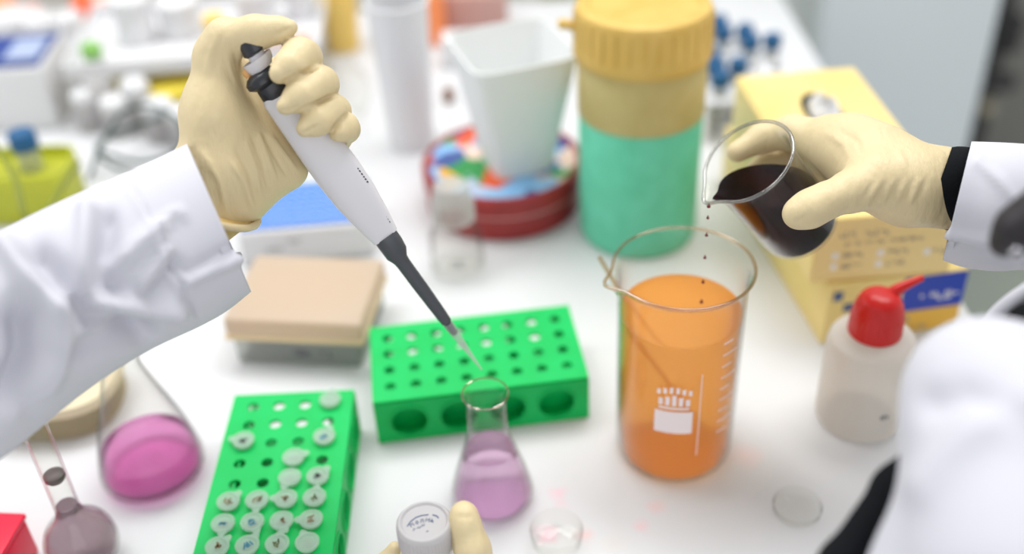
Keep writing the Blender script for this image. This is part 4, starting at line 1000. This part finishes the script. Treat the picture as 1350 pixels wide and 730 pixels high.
for k, g in enumerate(([(0, 0), (0, 2.2), (.8, 1.1), (1.5, 2.3), (1.6, 0)], [(.3, 0), (0, 1), (.6, 2), (1.3, 1.2), (1, .2), (.3, 0)], [(0, 0), (.2, 2), (1.2, 2), (1.3, 0)], [(0, 0), (.1, 2.2), (.9, .9), (1.7, 2.3), (1.7, 0)], [(.2, 2), (.2, 0), (1.2, .3), (1.2, 1), (.3, 1.1)])):
    a = .55 - .24 * k; ox, oy = -6.4 + 2.35 * k, -2.6 + [0, 1.6, 2.5, 3.0, 2.8][k]; c_, s_ = math.cos(a), math.sin(a)
    stroke([(ox + x * c_ - y * s_, oy + x * s_ + y * c_) for x, y in g])
for k, g in enumerate(([(0, 0), (.2, 1.6), (1, .9)], [(0, .2), (.6, 1.4), (1.2, .2), (1.6, 1.2)], [(0, 0), (.4, 1.5), (1, .2), (1.6, 1.5)])):
    ox, oy = -5.4 + 2.0 * k, -5.4 + 1.3 * k; stroke([(ox + x, oy + y) for x, y in g])
stroke([(4, .3), (4.6, -.5)]); stroke([(1.2, -6.3), (2.4, -5.8)])
obj('handwriting', bm, 'marker_blue', vcap)
third = thing('person', 'person gloved hand at the bottom edge gripping a frosted vial', 'person', (0, 0, 0))
palm = [c for ch in ([(582, 885, .566, 50), (575, 850, .578, 46)], [(582, 885, .566, 46), (628, 862, .566, 38), (642, 820, .568, 32)], [(582, 885, .566, 46), (535, 865, .580, 36), (520, 840, .588, 30)]) for c in chain(ch, .014)]
thumb = chain([(645, 835, .568, 32), (636, 775, .566, 27), (622, 722, .563, 22), (613, 690, .562, 18), (611, 677, .562, 17)], .006)
index = chain([(515, 845, .588, 26), (492, 800, .588, 20), (506, 750, .584, 17), (520, 722, .580, 9)], .006)
middle = chain([(530, 845, .596, 26), (515, 770, .608, 18), (545, 735, .606, 15), (575, 730, .602, 12)], .006)
ring = chain([(550, 850, .600, 24), (530, 795, .622, 17), (560, 765, .620, 15), (590, 760, .616, 12)], .006)
little = chain([(565, 860, .604, 22), (550, 825, .632, 16), (578, 805, .630, 14), (600, 800, .626, 11)], .006)
blob('glove', [(.006, palm), (.006, thumb), (.002, index), (.002, middle), (.002, ring), (.002, little)], .0015, third, 'glove', [(-.0008, 1.8, [(597, 680), (612, 682), (628, 680)]), (.0007, 3, [(630, 690), (634, 712), (642, 735)])])

# ------------------------------------------------------------------ light, camera, view
W = bpy.data.worlds.new('room_light'); SC.world = W; W.use_nodes = True
bgn = W.node_tree.nodes['Background']; bgn.inputs[0].default_value = (.96, .98, 1., 1); bgn.inputs[1].default_value = .60
def area(name, loc, tgt, sx, sy, e, c=(1, 1, 1)):
    l = bpy.data.lights.new(name, 'AREA'); l.shape = 'RECTANGLE'; l.size = sx; l.size_y = sy; l.energy = e; l.color = c
    o = bpy.data.objects.new(name, l); COL.objects.link(o); o.location = loc
    o.rotation_euler = (Vector(tgt) - Vector(loc)).to_track_quat('-Z', 'Y').to_euler(); return o
area('ceiling_lamp', (-.6, 1.15, 2.75), (-.1, .6, .9), 1.4, .5, 18, (1, .99, .975))
area('ceiling_lamp', (.6, 1.15, 2.75), (.1, .6, .9), 1.4, .5, 18, (1, .99, .975))
area('fill_light', (-2.0, 1.1, 2.2), (0, .7, 1.0), 1.4, 1.2, 7, (.94, .97, 1.))
area('fill_light', (.5, -1.6, 2.0), (.1, .7, .95), 1.8, 1.4, 9, (.97, .98, 1.))  # unseen fill added behind the camera to brighten surfaces facing it
cam = bpy.data.cameras.new('camera'); co_ = bpy.data.objects.new('camera', cam); COL.objects.link(co_); SC.camera = co_
cam.sensor_width = 36; cam.lens = F / 1350 * 36; cam.clip_start = .02
Rm = Matrix([[M3[i, 0], -M3[i, 1], -M3[i, 2]] for i in range(3)]).to_4x4()
co_.matrix_world = Matrix.Translation(CAM) @ Rm
cam.dof.use_dof = True; cam.dof.focus_distance = .60; cam.dof.aperture_fstop = 2.2
SC.view_settings.view_transform = 'Standard'; SC.view_settings.look = 'None'; SC.view_settings.gamma = 1; SC.view_settings.use_curve_mapping = False
SC.view_settings.exposure = 0.28
SC.cycles.transparent_max_bounces = 24; SC.cycles.max_bounces = 20; SC.cycles.diffuse_bounces = 12; SC.cycles.glossy_bounces = 6; SC.cycles.transmission_bounces = 16; SC.cycles.use_denoising = True
